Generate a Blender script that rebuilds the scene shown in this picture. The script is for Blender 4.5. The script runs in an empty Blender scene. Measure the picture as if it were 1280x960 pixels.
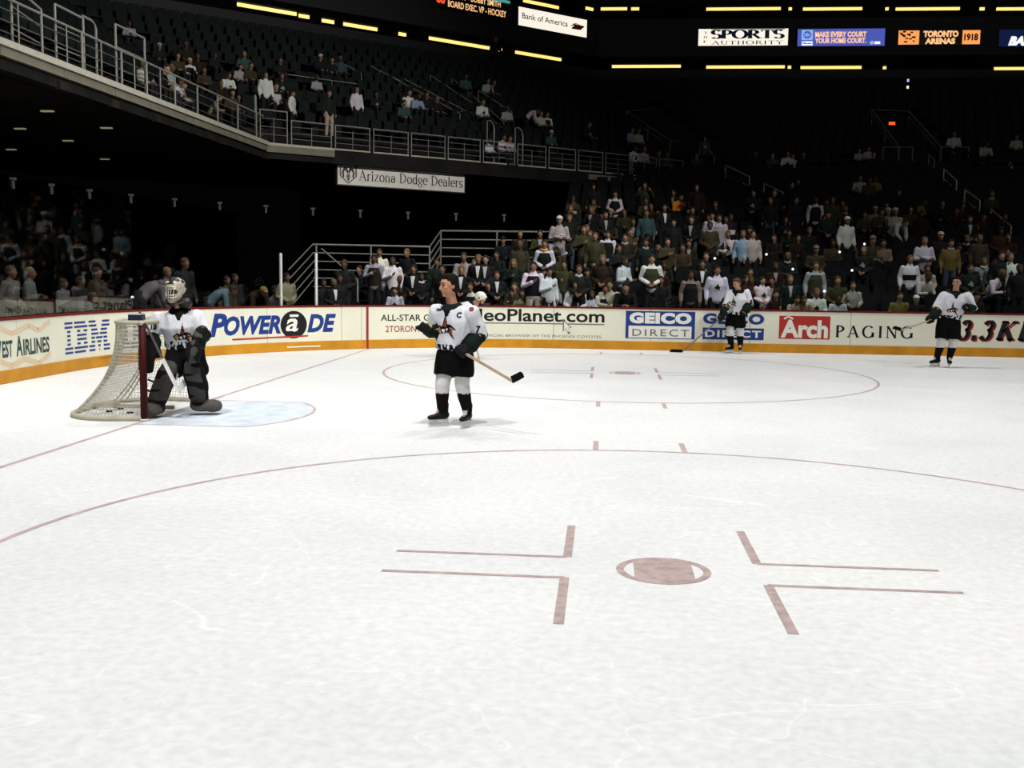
import bpy, math, random
from mathutils import Vector, Matrix, noise
from mathutils.bvhtree import BVHTree
random.seed(7)
D = bpy.data
SC = bpy.context.scene
COL = SC.collection
V3 = Vector
# ------------------------------------------------------------------ camera
CAM_POS = V3((5.683145, -13.361938, 1.910609))
CAM_R = V3((0.995964, 0.088799, 0.013092)); CAM_U = V3((-0.022471, 0.105463, 0.994169)); CAM_D = V3((-0.086901, 0.990451, -0.107033))
FOC = 1302.7206
cd = D.cameras.new('camera'); cam = D.objects.new('camera', cd); COL.objects.link(cam)
cd.sensor_fit = 'HORIZONTAL'; cd.sensor_width = 36.0; cd.lens = FOC / 1280 * 36; cd.clip_start = 0.05; cd.clip_end = 300
m = Matrix.Identity(4)
for i in range(3):
    m[i][0] = CAM_R[i]; m[i][1] = CAM_U[i]; m[i][2] = -CAM_D[i]; m[i][3] = CAM_POS[i]
cam.matrix_world = m
SC.camera = cam
# ------------------------------------------------------------------ world, lamps, exposure
w = D.worlds.new('arena_air'); SC.world = w; w.use_nodes = True
w.node_tree.nodes['Background'].inputs[0].default_value = (0.8, 0.9, 1.0, 1); w.node_tree.nodes['Background'].inputs[1].default_value = 0.0008
vs = SC.view_settings; vs.view_transform = 'Standard'; vs.look = 'None'; vs.exposure = 0.0; vs.gamma = 1.0; vs.use_curve_mapping = False
SC.cycles.max_bounces = 6; SC.cycles.diffuse_bounces = 3; SC.cycles.transparent_max_bounces = 24; SC.cycles.sample_clamp_indirect = 4.0
def rig_lamp(x, y, z, tx, ty, watts, ang, blend, col=(1.0, 0.99, 0.97)):
    l = D.lights.new('rink_lamp', 'SPOT'); l.energy = watts; l.spot_size = math.radians(ang); l.spot_blend = blend
    l.shadow_soft_size = 0.5; l.color = col
    o = D.objects.new('rink_lamp', l); COL.objects.link(o); o.location = (x, y, z)
    o.rotation_euler = (V3((tx, ty, 0)) - V3((x, y, z))).to_track_quat('-Z', 'Y').to_euler()
for x, k, kn in ((-1, .9, 1.75), (5, .95, 1.9), (16, .9, .5), (26, 1.0, .5)):       # the two lines of rink lamps over the ice
    for y in (-8.5, 8.5):
        rig_lamp(x, y, 20, x * .97 + .3, y * .92, (4200 * k if y > 0 else 4900 * kn), 92, 0.75)
for x, y, tx, ty, e in ((22, 0, -8, 22, 25000), (14, -6, 2, 33, 1300), (30, -6, 26, 40, 5000), (12, -10, -7, 10, 11000)):   # unseen fill lamps added to brighten the stands, deck and hanging sign
    l = D.lights.new('stand_fill_lamp', 'SPOT'); l.energy = e; l.spot_size = math.radians(62); l.spot_blend = 1.0; l.shadow_soft_size = 0.8; l.color = (1, .97, .92)
    o = D.objects.new('stand_fill_lamp', l); COL.objects.link(o); o.location = (x, y, 20.5)
    o.rotation_euler = (V3((tx, ty, 5)) - V3((x, y, 20.5))).to_track_quat('-Z', 'Y').to_euler()

for x, y, tx, ty, e in ((14, -9, 6, 9.5, 4700), (26, -6, 16, 10.5, 6200), (12, -3, -2.5, 7, 3000), (4, -10, -3.5, 4, 2600)):   # unseen slanted lamps added to brighten the far boards
    rig_lamp(x, y, 19.5, tx, ty, e * .72, 50, .8)
# ------------------------------------------------------------------ helpers
def ray(px, py):
    return CAM_D + CAM_R * ((px - 640) / FOC) - CAM_U * ((py - 480) / FOC)
def on_plane(px, py, n, c):
    v = ray(px, py); n = V3(n); t = (c - CAM_POS.dot(n)) / v.dot(n)
    return CAM_POS + v * t
def to_px(p):
    q = V3(p) - CAM_POS; z = q.dot(CAM_D)
    return 640 + FOC * q.dot(CAM_R) / z, 480 - FOC * q.dot(CAM_U) / z

def tag(o, label=None, cat=None, group=None, kind=None):
    if label: o['label'] = label
    if cat: o['category'] = cat
    if group: o['group'] = group
    if kind: o['kind'] = kind
    return o
MATS = {}
def mat(name, col, rough=.6, metal=0.0, spec=.3, emit=0.0, var=.08, scale=6.0, bump=0.0, ecol=None):
    if name in MATS: return MATS[name]
    mt = D.materials.new(name); mt.use_nodes = True; nt = mt.node_tree; b = nt.nodes['Principled BSDF']
    b.inputs['Roughness'].default_value = rough; b.inputs['Metallic'].default_value = metal; b.inputs['Specular IOR Level'].default_value = spec
    c = (*col, 1)
    if var > 0:
        tc = nt.nodes.new('ShaderNodeTexCoord'); n = nt.nodes.new('ShaderNodeTexNoise'); n.inputs['Scale'].default_value = scale; n.inputs['Detail'].default_value = 4
        nt.links.new(tc.outputs['Object'], n.inputs['Vector'])
        r = nt.nodes.new('ShaderNodeValToRGB')
        r.color_ramp.elements[0].position = .3; r.color_ramp.elements[1].position = .7
        r.color_ramp.elements[0].color = (*[x * (1 - var) for x in col], 1); r.color_ramp.elements[1].color = (*[min(1, x * (1 + var)) for x in col], 1)
        nt.links.new(n.outputs['Fac'], r.inputs['Fac']); nt.links.new(r.outputs['Color'], b.inputs['Base Color'])
        if bump > 0:
            bp = nt.nodes.new('ShaderNodeBump'); bp.inputs['Strength'].default_value = bump; bp.inputs['Distance'].default_value = .01
            nt.links.new(n.outputs['Fac'], bp.inputs['Height']); nt.links.new(bp.outputs['Normal'], b.inputs['Normal'])
    else:
        b.inputs['Base Color'].default_value = c
    if emit > 0:
        b.inputs['Emission Color'].default_value = (*(ecol or col), 1); b.inputs['Emission Strength'].default_value = emit
    MATS[name] = mt
    return mt
def tint_mat(name, rough=.8, bump=.25, scale=18, stripe=None):
    """cloth whose colour is the object's own colour"""
    if name in MATS: return MATS[name]
    mt = D.materials.new(name); mt.use_nodes = True; nt = mt.node_tree; b = nt.nodes['Principled BSDF']
    b.inputs['Roughness'].default_value = rough; b.inputs['Specular IOR Level'].default_value = .15
    oi = nt.nodes.new('ShaderNodeObjectInfo'); tc = nt.nodes.new('ShaderNodeTexCoord'); n = nt.nodes.new('ShaderNodeTexNoise'); n.inputs['Scale'].default_value = scale
    nt.links.new(tc.outputs['Object'], n.inputs['Vector'])
    mx = nt.nodes.new('ShaderNodeMix'); mx.data_type = 'RGBA'; mx.blend_type = 'MULTIPLY'
    mr = nt.nodes.new('ShaderNodeMapRange'); mr.inputs['To Min'].default_value = .82; mr.inputs['To Max'].default_value = 1.1
    nt.links.new(n.outputs['Fac'], mr.inputs['Value']); mx.inputs['Factor'].default_value = 1
    nt.links.new(oi.outputs['Color'], mx.inputs[6]); nt.links.new(mr.outputs['Result'], mx.inputs[7])
    nt.links.new(mx.outputs[2], b.inputs['Base Color'])
    bp = nt.nodes.new('ShaderNodeBump'); bp.inputs['Strength'].default_value = bump; bp.inputs['Distance'].default_value = .02
    nt.links.new(n.outputs['Fac'], bp.inputs['Height']); nt.links.new(bp.outputs['Normal'], b.inputs['Normal'])
    MATS[name] = mt
    return mt

class MB:
    """collects simple shapes; build() links them as ONE mesh object"""
    def __init__(s): s.v = []; s.f = []; s.mi = []
    def add(s, vs, fs, mi=0):
        o = len(s.v); s.v.extend([tuple(x) for x in vs]); s.f.extend([tuple(i + o for i in f) for f in fs]); s.mi.extend([mi] * len(fs)); return s
    def box(s, c, size, mi=0, rot=None):
        hx, hy, hz = size[0] / 2, size[1] / 2, size[2] / 2
        P = [V3((x, y, z)) for x in (-hx, hx) for y in (-hy, hy) for z in (-hz, hz)]
        if rot is not None: P = [rot @ p for p in P]
        c = V3(c)
        return s.add([p + c for p in P], [(0, 1, 3, 2), (4, 6, 7, 5), (0, 4, 5, 1), (2, 3, 7, 6), (0, 2, 6, 4), (1, 5, 7, 3)], mi)
    def bar(s, a, b, w=.03, h=None, mi=0, up=(0, 0, 1)):
        a, b = V3(a), V3(b); h = w if h is None else h
        d = (b - a).normalized(); up = V3(up)
        if abs(d.dot(up)) > .98: up = V3((0, 1, 0)) if abs(d.y) < .9 else V3((1, 0, 0))
        x = d.cross(up).normalized(); y = x.cross(d)
        P = []
        for q in (a, b):
            P += [q + x * (i * w / 2) + y * (j * h / 2) for i, j in ((-1, -1), (1, -1), (1, 1), (-1, 1))]
        return s.add(P, [(3, 2, 1, 0), (4, 5, 6, 7), (0, 1, 5, 4), (1, 2, 6, 5), (2, 3, 7, 6), (3, 0, 4, 7)], mi)
    def tube(s, pts, rads, n=8, mi=0, side=None, cap=True):
        """loft of (elliptic) rings along pts with rounded ends"""
        pts = [V3(p) for p in pts]; R = [(r, r) if not isinstance(r, (tuple, list)) else r for r in rads]
        if cap:
            d0 = (pts[0] - pts[1]).normalized(); d1 = (pts[-1] - pts[-2]).normalized(); a, b = R[0], R[-1]
            ma, mb = min(a), min(b)
            pre = [(pts[0] + d0 * ma * .92, (a[0] * .35, a[1] * .35)), (pts[0] + d0 * ma * .6, (a[0] * .78, a[1] * .78))]
            post = [(pts[-1] + d1 * mb * .6, (b[0] * .78, b[1] * .78)), (pts[-1] + d1 * mb * .92, (b[0] * .35, b[1] * .35))]
            pts = [p for p, _ in pre] + pts + [p for p, _ in post]; R = [r for _, r in pre] + R + [r for _, r in post]
        vs = []; prev = None
        for i, p in enumerate(pts):
            t = (pts[min(i + 1, len(pts) - 1)] - pts[max(i - 1, 0)]).normalized()
            if side is not None: x = V3(side)
            elif prev is not None: x = prev
            else: x = V3((1, 0, 0)) if abs(t.x) < .8 else V3((0, 1, 0))
            x = (x - t * x.dot(t))
            if x.length < 1e-4: x = t.orthogonal()
            x.normalize(); y = t.cross(x); prev = x
            for k in range(n):
                a = 2 * math.pi * k / n
                vs.append(p + x * (R[i][0] * math.cos(a)) + y * (R[i][1] * math.sin(a)))
        fs = [tuple(range(n - 1, -1, -1)), tuple(range((len(pts) - 1) * n, len(pts) * n))]
        for i in range(len(pts) - 1):
            for k in range(n):
                k2 = (k + 1) % n
                fs.append((i * n + k, i * n + k2, (i + 1) * n + k2, (i + 1) * n + k))
        return s.add(vs, fs, mi)
    def ball(s, c, r, M=None, n=12, mi=0):
        c = V3(c); r = (r, r, r) if not isinstance(r, (tuple, list)) else r
        vs = []; fs = []; h = max(4, n // 2 + 1)
        for i in range(1, h):
            th = math.pi * i / h
            for k in range(n):
                a = 2 * math.pi * k / n
                q = V3((r[0] * math.sin(th) * math.cos(a), r[1] * math.sin(th) * math.sin(a), r[2] * math.cos(th)))
                vs.append(c + (M @ q if M is not None else q))
        for z in (1, -1):
            q = V3((0, 0, r[2] * z)); vs.append(c + (M @ q if M is not None else q))
        T = len(vs) - 2; B = T + 1
        for k in range(n):
            k2 = (k + 1) % n
            fs.append((T, k, k2)); fs.append((B, (h - 2) * n + k2, (h - 2) * n + k))
            for i in range(h - 2): fs.append((i * n + k, (i + 1) * n + k, (i + 1) * n + k2, i * n + k2))
        return s.add(vs, fs, mi)
    def mesh(s, name):
        me = D.meshes.new(name); me.from_pydata(s.v, [], s.f)
        if any(s.mi): me.polygons.foreach_set('material_index', s.mi)
        me.update(); return me
    def build(s, name, mats, parent=None, smooth=False, loc=None):
        me = s.mesh(name)
        return link(name, me, mats, parent, smooth, loc)
def link(name, me, mats, parent=None, smooth=False, loc=None):
    if not isinstance(mats, (list, tuple)): mats = [mats]
    if not me.materials:
        for q in mats: me.materials.append(q)
    if smooth: me.polygons.foreach_set('use_smooth', [True] * len(me.polygons)); me.update()
    o = D.objects.new(name, me); COL.objects.link(o)
    if parent is not None: o.parent = parent
    if loc is not None: o.location = loc
    return o
def empty(name, loc=(0, 0, 0), rz=0.0, parent=None):
    o = D.objects.new(name, None); COL.objects.link(o); o.location = loc; o.rotation_euler = (0, 0, rz); o.empty_display_size = .1
    if parent: o.parent = parent
    return o
def blobs(jobs):
    """union overlapping closed shapes into continuous skins: list of (MB, voxel, smooth, keep_ratio) -> meshes"""
    tmp = []
    for b, vox, sm, keep in jobs:
        o = D.objects.new('tmp', b.mesh('tmp')); COL.objects.link(o)
        r = o.modifiers.new('r', 'REMESH'); r.mode = 'VOXEL'; r.voxel_size = vox
        if sm: q = o.modifiers.new('s', 'SMOOTH'); q.iterations = sm; q.factor = .5
        if keep < 1: q = o.modifiers.new('d', 'DECIMATE'); q.ratio = keep
        tmp.append(o)
    dg = bpy.context.evaluated_depsgraph_get(); dg.update(); out = []
    for o in tmp:
        me = D.meshes.new_from_object(o.evaluated_get(dg)); out.append(me)
    for o in tmp:
        me = o.data; D.objects.remove(o); D.meshes.remove(me)
    return out
def crease(me, amp=.012, freq=7.0, seed=0.0, stretch=(1, 1, .45)):
    """cloth folds: move vertices along normals by stretched noise"""
    for v in me.vertices:
        c = v.co
        n = noise.noise(V3((c.x * freq * stretch[0] + seed, c.y * freq * stretch[1], c.z * freq * stretch[2] - c.x * 2)))
        v.co = c + v.normal * (amp * (1 - 2 * abs(n) ** .8))
    me.update()
def paint(me, fn):
    me.polygons.foreach_set('material_index', [fn(p.center) for p in me.polygons]); me.update()

# ================================================================== the setting: ice, boards, stands
def ice_material():
    mt = D.materials.new('ice'); mt.use_nodes = True; nt = mt.node_tree; L = nt.links; b = nt.nodes['Principled BSDF']
    b.inputs['Roughness'].default_value = .42; b.inputs['Specular IOR Level'].default_value = .22
    tc = nt.nodes.new('ShaderNodeTexCoord')
    def noise_(scale, detail, src, dist=0.0):
        n = nt.nodes.new('ShaderNodeTexNoise'); n.inputs['Scale'].default_value = scale; n.inputs['Detail'].default_value = detail; n.inputs['Distortion'].default_value = dist
        L.new(src, n.inputs['Vector']); return n.outputs['Fac']
    # skate cuts: thin bright rings left where a warped noise crosses a level
    def cuts(scale, width, rot, sx):
        mp = nt.nodes.new('ShaderNodeMapping'); mp.inputs['Rotation'].default_value = (0, 0, rot); mp.inputs['Scale'].default_value = (sx, 1, 1)
        L.new(tc.outputs['Object'], mp.inputs['Vector'])
        f = noise_(scale, 1.0, mp.outputs['Vector'], .6)
        a = nt.nodes.new('ShaderNodeMath'); a.operation = 'SUBTRACT'; a.inputs[1].default_value = .5; L.new(f, a.inputs[0])
        c = nt.nodes.new('ShaderNodeMath'); c.operation = 'ABSOLUTE'; L.new(a.outputs[0], c.inputs[0])
        r = nt.nodes.new('ShaderNodeMapRange'); r.inputs['From Max'].default_value = width; r.inputs['To Min'].default_value = 1; r.inputs['To Max'].default_value = 0; L.new(c.outputs[0], r.inputs['Value'])
        return r.outputs['Result']
    tot = None
    for sc, wd, ro, sx in ((.5, .0016, .4, .4), (.8, .0016, 1.3, .35), (1.2, .002, 2.2, .3), (.7, .0014, 2.9, .28), (1.7, .002, .9, .3)):
        o = cuts(sc, wd, ro, sx)
        if tot is None: tot = o
        else:
            a = nt.nodes.new('ShaderNodeMath'); a.operation = 'MAXIMUM'; L.new(tot, a.inputs[0]); L.new(o, a.inputs[1]); tot = a.outputs[0]
    big = noise_(.5, 7, tc.outputs['Object'], .5); fine = noise_(16, 6, tc.outputs['Object'], .4)
    r = nt.nodes.new('ShaderNodeValToRGB'); r.color_ramp.elements[0].position = .3; r.color_ramp.elements[1].position = .68
    r.color_ramp.elements[0].color = (.765, .785, .79, 1); r.color_ramp.elements[1].color = (.86, .86, .85, 1); L.new(big, r.inputs['Fac'])
    m1 = nt.nodes.new('ShaderNodeMix'); m1.data_type = 'RGBA'; m1.inputs[7].default_value = (.95, .95, .945, 1)
    k = nt.nodes.new('ShaderNodeMath'); k.operation = 'MULTIPLY'; k.inputs[1].default_value = .6; L.new(tot, k.inputs[0])
    L.new(k.outputs[0], m1.inputs['Factor']); L.new(r.outputs['Color'], m1.inputs[6])
    m2 = nt.nodes.new('ShaderNodeMix'); m2.data_type = 'RGBA'; m2.blend_type = 'MULTIPLY'; m2.inputs['Factor'].default_value = 1
    mr = nt.nodes.new('ShaderNodeMapRange'); mr.inputs['To Min'].default_value = .80; mr.inputs['To Max'].default_value = 1.16; L.new(fine, mr.inputs['Value'])
    L.new(m1.outputs[2], m2.inputs[6]); L.new(mr.outputs['Result'], m2.inputs[7]); L.new(m2.outputs[2], b.inputs['Base Color'])
    bp = nt.nodes.new('ShaderNodeBump'); bp.inputs['Strength'].default_value = .15; bp.inputs['Distance'].default_value = .004; L.new(fine, bp.inputs['Height']); L.new(bp.outputs['Normal'], b.inputs['Normal'])
    return mt
ICE = ice_material()
RX0, RY, RR = -3.96, 12.95, 8.53                 # end boards, side boards, corner radius
S_ARC = RY - RR + 4.42; ARC = RR * math.pi / 2; S_SIDE = S_ARC + ARC
def board(s):
    """point on the inner face of the boards, tangent, outward normal"""
    if s < S_ARC: return V3((RX0, -4.42 + s, 0)), V3((0, 1, 0)), V3((-1, 0, 0))
    if s < S_SIDE:
        a = (s - S_ARC) / RR; c = V3((RX0 + RR, RY - RR, 0)); n = V3((-math.cos(a), math.sin(a), 0))
        return c + n * RR, V3((math.sin(a), math.cos(a), 0)), n
    return V3((RX0 + RR + (s - S_SIDE), RY, 0)), V3((1, 0, 0)), V3((0, 1, 0))
S_END = S_SIDE + 34
# ---- ice sheet inside the boards
mb = MB(); outer = []
for i in range(25):
    a = math.pi / 2 * i / 24; outer.append((RX0 + RR - RR * math.cos(a), RY - RR + RR * math.sin(a), 0))
outer += [(40, RY, 0), (40, -14.5, 0), (RX0, -14.5, 0)]
mb.add(outer, [tuple(range(len(outer) - 1, -1, -1))])
floor = tag(mb.build('floor', ICE), kind='structure')
RED = mat('faded_red_paint', (.52, .40, .40), .5, var=.22, scale=5); REDD = mat('spot_red_paint', (.47, .365, .35), .5, var=.25, scale=11)
BLUE = mat('crease_blue_paint', (.64, .70, .775), .5, var=.14, scale=3.5)
def ring(mb, cx, cy, r0, r1, z, a0=0, a1=2 * math.pi, n=96):
    P = []
    for i in range(n + 1):
        a = a0 + (a1 - a0) * i / n
        P += [(cx + r0 * math.cos(a), cy + r0 * math.sin(a), z), (cx + r1 * math.cos(a), cy + r1 * math.sin(a), z)]
    mb.add(P, [(2 * i, 2 * i + 1, 2 * i + 3, 2 * i + 2) for i in range(n)])
def strip(mb, x0, y0, x1, y1, z=.0022):
    mb.add([(x0, y0, z), (x1, y0, z), (x1, y1, z), (x0, y1, z)], [(0, 1, 2, 3)])
def circle_set(cx, cy, R):
    b = MB(); ring(b, cx, cy, R - .025, R + .025, .002)
    b.build('faceoff_circle', RED, floor)
    b = MB(); ring(b, cx, cy, .255, .305, .0022, n=48)
    pts = [(cx + .255 * math.cos(a), cy + .255 * math.sin(a), .0022) for a in [math.radians(q) for q in range(0, 360, 6)]]
    pts = [(max(cx - .19, min(cx + .19, x)), y, z) for x, y, z in pts]
    b.add(pts, [tuple(range(len(pts)))])
    b.build('faceoff_spot', REDD, floor)
    for sx in (-1, 1):
        for sy in (-1, 1):
            b = MB(); x0 = cx + sx * .63; y0 = cy + sy * .24
            strip(b, min(x0, x0 + sx * 1.17), y0 - .022, max(x0, x0 + sx * 1.17), y0 + .022); strip(b, x0 - .03, min(y0, y0 + sy * .88), x0 + .03, max(y0, y0 + sy * .88), .0024)
            b.build('faceoff_corner_mark', REDD, floor)
        for sy in (-1, 1):
            b = MB(); strip(b, cx + sx * .48 - .03, min(cy + sy * R, cy + sy * (R + .6)), cx + sx * .48 + .03, max(cy + sy * R, cy + sy * (R + .6)))
            b.build('hash_mark', RED, floor)
circle_set(6.1, -6.72, 4.57); circle_set(6.1, 6.75, 4.62)
b = MB(); strip(b, -.03, -14, .03, 11.6, .0018); b.build('goal_line', RED, floor)
b = MB(); pts = [(0, -1.22, .0012), (.9, -1.22, .0012)] + [(1.83 * math.cos(a), 1.83 * math.sin(a), .0012) for a in [math.radians(q) for q in range(-41, 42, 3)]] + [(.9, 1.22, .0012), (0, 1.22, .0012)]
b.add(pts, [tuple(range(len(pts)))]); b.build('goal_crease', BLUE, floor)
b = MB()
for (x0, y0, _), (x1, y1, _) in zip(pts, pts[1:]): b.bar((x0, y0, .0016), (x1, y1, .0016), .04, .001)
b.build('crease_outline', RED, floor)

# ---- lettering
def text_polys(txt, bold=0.0, shear=0.0, space=1.0):
    c = D.curves.new('tmp', 'FONT'); c.body = txt; c.size = 1; c.offset = bold; c.shear = shear; c.space_character = space; c.resolution_u = 3
    o = D.objects.new('tmp', c); COL.objects.link(o)
    dg = bpy.context.evaluated_depsgraph_get(); dg.update()
    me = D.meshes.new_from_object(o.evaluated_get(dg))
    vs = [(v.co.x, v.co.y) for v in me.vertices]; fs = [tuple(p.vertices) for p in me.polygons]
    D.objects.remove(o); D.curves.remove(c); D.meshes.remove(me)
    return fit(vs, fs)
def fit(vs, fs):
    x0 = min(v[0] for v in vs); x1 = max(v[0] for v in vs); y0 = min(v[1] for v in vs); y1 = max(v[1] for v in vs)
    return [((x - x0) / (x1 - x0), (y - y0) / (y1 - y0)) for x, y in vs], fs, (x1 - x0) / (y1 - y0)
def arc(cx, cy, rx, ry, a0, a1, n=14):
    return [(cx + rx * math.cos(math.radians(a0 + (a1 - a0) * i / n)), cy + ry * math.sin(math.radians(a0 + (a1 - a0) * i / n))) for i in range(n + 1)]
# roman letters drawn with a broad pen: (strokes, serifs, advance); a stroke is (points, weight factor)
SER = {
 'A': ([([(.06, 0), (.38, 1)], .4), ([(.38, 1), (.72, 0)], 1), ([(.17, .33), (.6, .33)], 1)], [(.06, 0), (.72, 0)], .82),
 'D': ([([(.14, 0), (.14, 1)], 1), (arc(.14, .5, .58, .5, 90, -90), 1)], [(.14, 0), (.14, 1)], .84),
 'P': ([([(.14, 0), (.14, 1)], 1), (arc(.14, .73, .42, .27, 90, -90), 1)], [(.14, 0), (.14, 1)], .66),
 'B': ([([(.14, 0), (.14, 1)], 1), (arc(.14, .76, .38, .24, 90, -90), 1), (arc(.14, .26, .46, .26, 90, -90), 1)], [(.14, 0), (.14, 1)], .7),
 'R': ([([(.14, 0), (.14, 1)], 1), (arc(.14, .74, .42, .26, 90, -90), 1), ([(.34, .48), (.7, 0)], 1)], [(.14, 0), (.14, 1), (.7, 0)], .78),
 'K': ([([(.14, 0), (.14, 1)], 1), ([(.16, .42), (.64, 1)], .4), ([(.3, .58), (.7, 0)], 1)], [(.14, 0), (.14, 1), (.64, 1), (.7, 0)], .8),
 'G': ([(arc(.46, .5, .38, .5, 45, 330), 1), ([(.78, .05), (.78, .42)], 1)], [(.78, .42)], .94),
 'I': ([([(.16, 0), (.16, 1)], 1)], [(.16, 0), (.16, 1)], .34),
 'N': ([([(.12, 0), (.12, 1)], .4), ([(.12, 1), (.7, 0)], 1), ([(.7, 0), (.7, 1)], .4)], [(.12, 0), (.12, 1), (.7, 1)], .84),
 'S': ([(arc(.3, .74, .22, .26, 30, 270), 1), (arc(.3, .25, .25, .25, 90, -150), 1)], [], .6),
 'T': ([([(.36, 0), (.36, 1)], 1), ([(.04, .98), (.68, .98)], 1), ([(.04, .8), (.04, 1)], .4), ([(.68, .8), (.68, 1)], .4)], [(.36, 0)], .74),
 'O': ([(arc(.44, .5, .38, .5, 0, 360, 26), 1)], [], .9),
 'U': ([([(.14, 1), (.14, .3)], 1), (arc(.4, .3, .26, .3, 180, 360), .7), ([(.66, .3), (.66, 1)], .4)], [(.14, 1), (.66, 1)], .8),
 'H': ([([(.14, 0), (.14, 1)], 1), ([(.66, 0), (.66, 1)], 1), ([(.14, .52), (.66, .52)], 1)], [(.14, 0), (.14, 1), (.66, 0), (.66, 1)], .82),
 'Y': ([([(.04, 1), (.36, .46)], 1), ([(.36, .46), (.68, 1)], .4), ([(.36, 0), (.36, .48)], 1)], [(.04, 1), (.68, 1), (.36, 0)], .74),
 'E': ([([(.14, 0), (.14, 1)], 1), ([(.14, .98), (.56, .98)], 1), ([(.14, .5), (.46, .5)], 1), ([(.14, .02), (.58, .02)], 1)], [], .66),
 '3': ([(arc(.28, .75, .22, .25, 160, -80), 1), (arc(.27, .27, .26, .27, 90, -160), 1)], [], .6),
 '9': ([(arc(.3, .68, .24, .32, 0, 360, 22), 1), (arc(.2, .6, .34, .6, 0, -80), 1)], [], .62),
 '.': ([([(.1, 0), (.1, .16)], 1.4)], [], .24),
 'r': ([([(.12, 0), (.12, .66)], 1), (arc(.32, .42, .2, .24, 160, 60), 1)], [(.12, 0)], .46),
 'i': ([([(.12, 0), (.12, .66)], 1), ([(.12, .82), (.12, .96)], 1.1)], [(.12, 0)], .3),
 'z': ([([(.04, .64), (.42, .64)], 1), ([(.42, .64), (.04, .03)], 1), ([(.04, .03), (.46, .03)], 1)], [], .52),
 'o': ([(arc(.29, .33, .24, .33, 0, 360, 22), 1)], [], .6),
 'n': ([([(.12, 0), (.12, .66)], 1), (arc(.29, .44, .17, .21, 180, 0), .8), ([(.46, 0), (.46, .45)], 1)], [(.12, 0), (.46, 0)], .62),
 'a': ([(arc(.24, .2, .18, .2, 0, 360, 18), 1), ([(.42, 0), (.42, .46)], 1), (arc(.25, .46, .17, .2, 0, 160), .7)], [], .56),
 'd': ([(arc(.27, .33, .22, .33, 0, 360, 20), 1), ([(.48, 0), (.48, 1)], 1)], [(.48, 0)], .62),
 'g': ([(arc(.26, .44, .2, .22, 0, 360, 18), 1), (arc(.26, -.1, .22, .18, 0, 360, 18), .8), ([(.2, .22), (.2, .06)], .5)], [], .56),
 'e': ([(arc(.27, .33, .23, .33, 0, 310, 18), 1), ([(.06, .35), (.48, .35)], 1)], [], .54),
 'l': ([([(.12, 0), (.12, 1)], 1)], [(.12, 0)], .28),
 's': ([(arc(.21, .48, .15, .17, 30, 270), 1), (arc(.21, .165, .17, .165, 90, -150), 1)], [], .44),
 ' ': ([], [], .36)}
def serif_polys(txt, thick=.13, thin=.05, shear=0.0, space=.03, serif=.24):
    vs = []; fs = []; X = 0
    def seg(a, b, wa):
        dx, dy = b[0] - a[0], b[1] - a[1]; l = math.hypot(dx, dy)
        if l < 1e-6: return
        w_ = max(thin, (thin + (thick - thin) * abs(dy / l) ** 1.3) * wa) / 2; nx, ny = -dy / l * w_, dx / l * w_; ex, ey = dx / l * .012, dy / l * .012
        o = len(vs)
        vs.extend([(X + a[0] - ex + nx, a[1] - ey + ny), (X + a[0] - ex - nx, a[1] - ey - ny), (X + b[0] + ex - nx, b[1] + ey - ny), (X + b[0] + ex + nx, b[1] + ey + ny)]); fs.append((o, o + 1, o + 2, o + 3))
    for ch in txt:
        st, se, adv = SER[ch]
        for pts, wt in st:
            for a, b in zip(pts, pts[1:]): seg(a, b, wt)
        for x, y in se:
            y = min(max(y, thin / 2), 1 - thin / 2); seg((x - serif / 2, y), (x + serif / 2, y), 1)
        X += adv + space
    vs = [(x + shear * y, y) for x, y in vs]
    return fit(vs, fs)
class Flat:
    """flat print collected in (u, v) of a surface; surf(u, v, layer) gives the point"""
    def __init__(s, surf): s.surf = surf; s.m = MB()
    def polys(s, P, u0, u1, v0, v1, mi=0, layer=1):
        vs, fs = P[0], P[1]
        s.m.add([s.surf(u0 + (u1 - u0) * x, v0 + (v1 - v0) * y, layer) for x, y in vs], fs, mi)
    def rect(s, u0, u1, v0, v1, mi=0, layer=1, step=.25):
        n = max(1, int(abs(u1 - u0) / step))
        P = [s.surf(u0 + (u1 - u0) * i / n, v, layer) for i in range(n + 1) for v in (v0, v1)]
        s.m.add(P, [(2 * i, 2 * i + 2, 2 * i + 3, 2 * i + 1) for i in range(n)], mi)
    def poly(s, pts, mi=0, layer=1): s.m.add([s.surf(u, v, layer) for u, v in pts], [tuple(range(len(pts)))], mi)
    def line(s, pts, w_, mi=0, layer=1):
        for a, b in zip(pts, pts[1:]):
            dx, dy = b[0] - a[0], b[1] - a[1]; l = math.hypot(dx, dy); nx, ny = -dy / l * w_ / 2, dx / l * w_ / 2
            s.poly([(a[0] + nx, a[1] + ny), (a[0] - nx, a[1] - ny), (b[0] - nx, b[1] - ny), (b[0] + nx, b[1] + ny)], mi, layer)
    def disc(s, cu, cv, ru, rv, mi=0, layer=1, n=28): s.poly([(cu + ru * math.cos(2 * math.pi * i / n), cv + rv * math.sin(2 * math.pi * i / n)) for i in range(n)], mi, layer)
    def build(s, name, mats, parent): return s.m.build(name, mats, parent)

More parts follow.
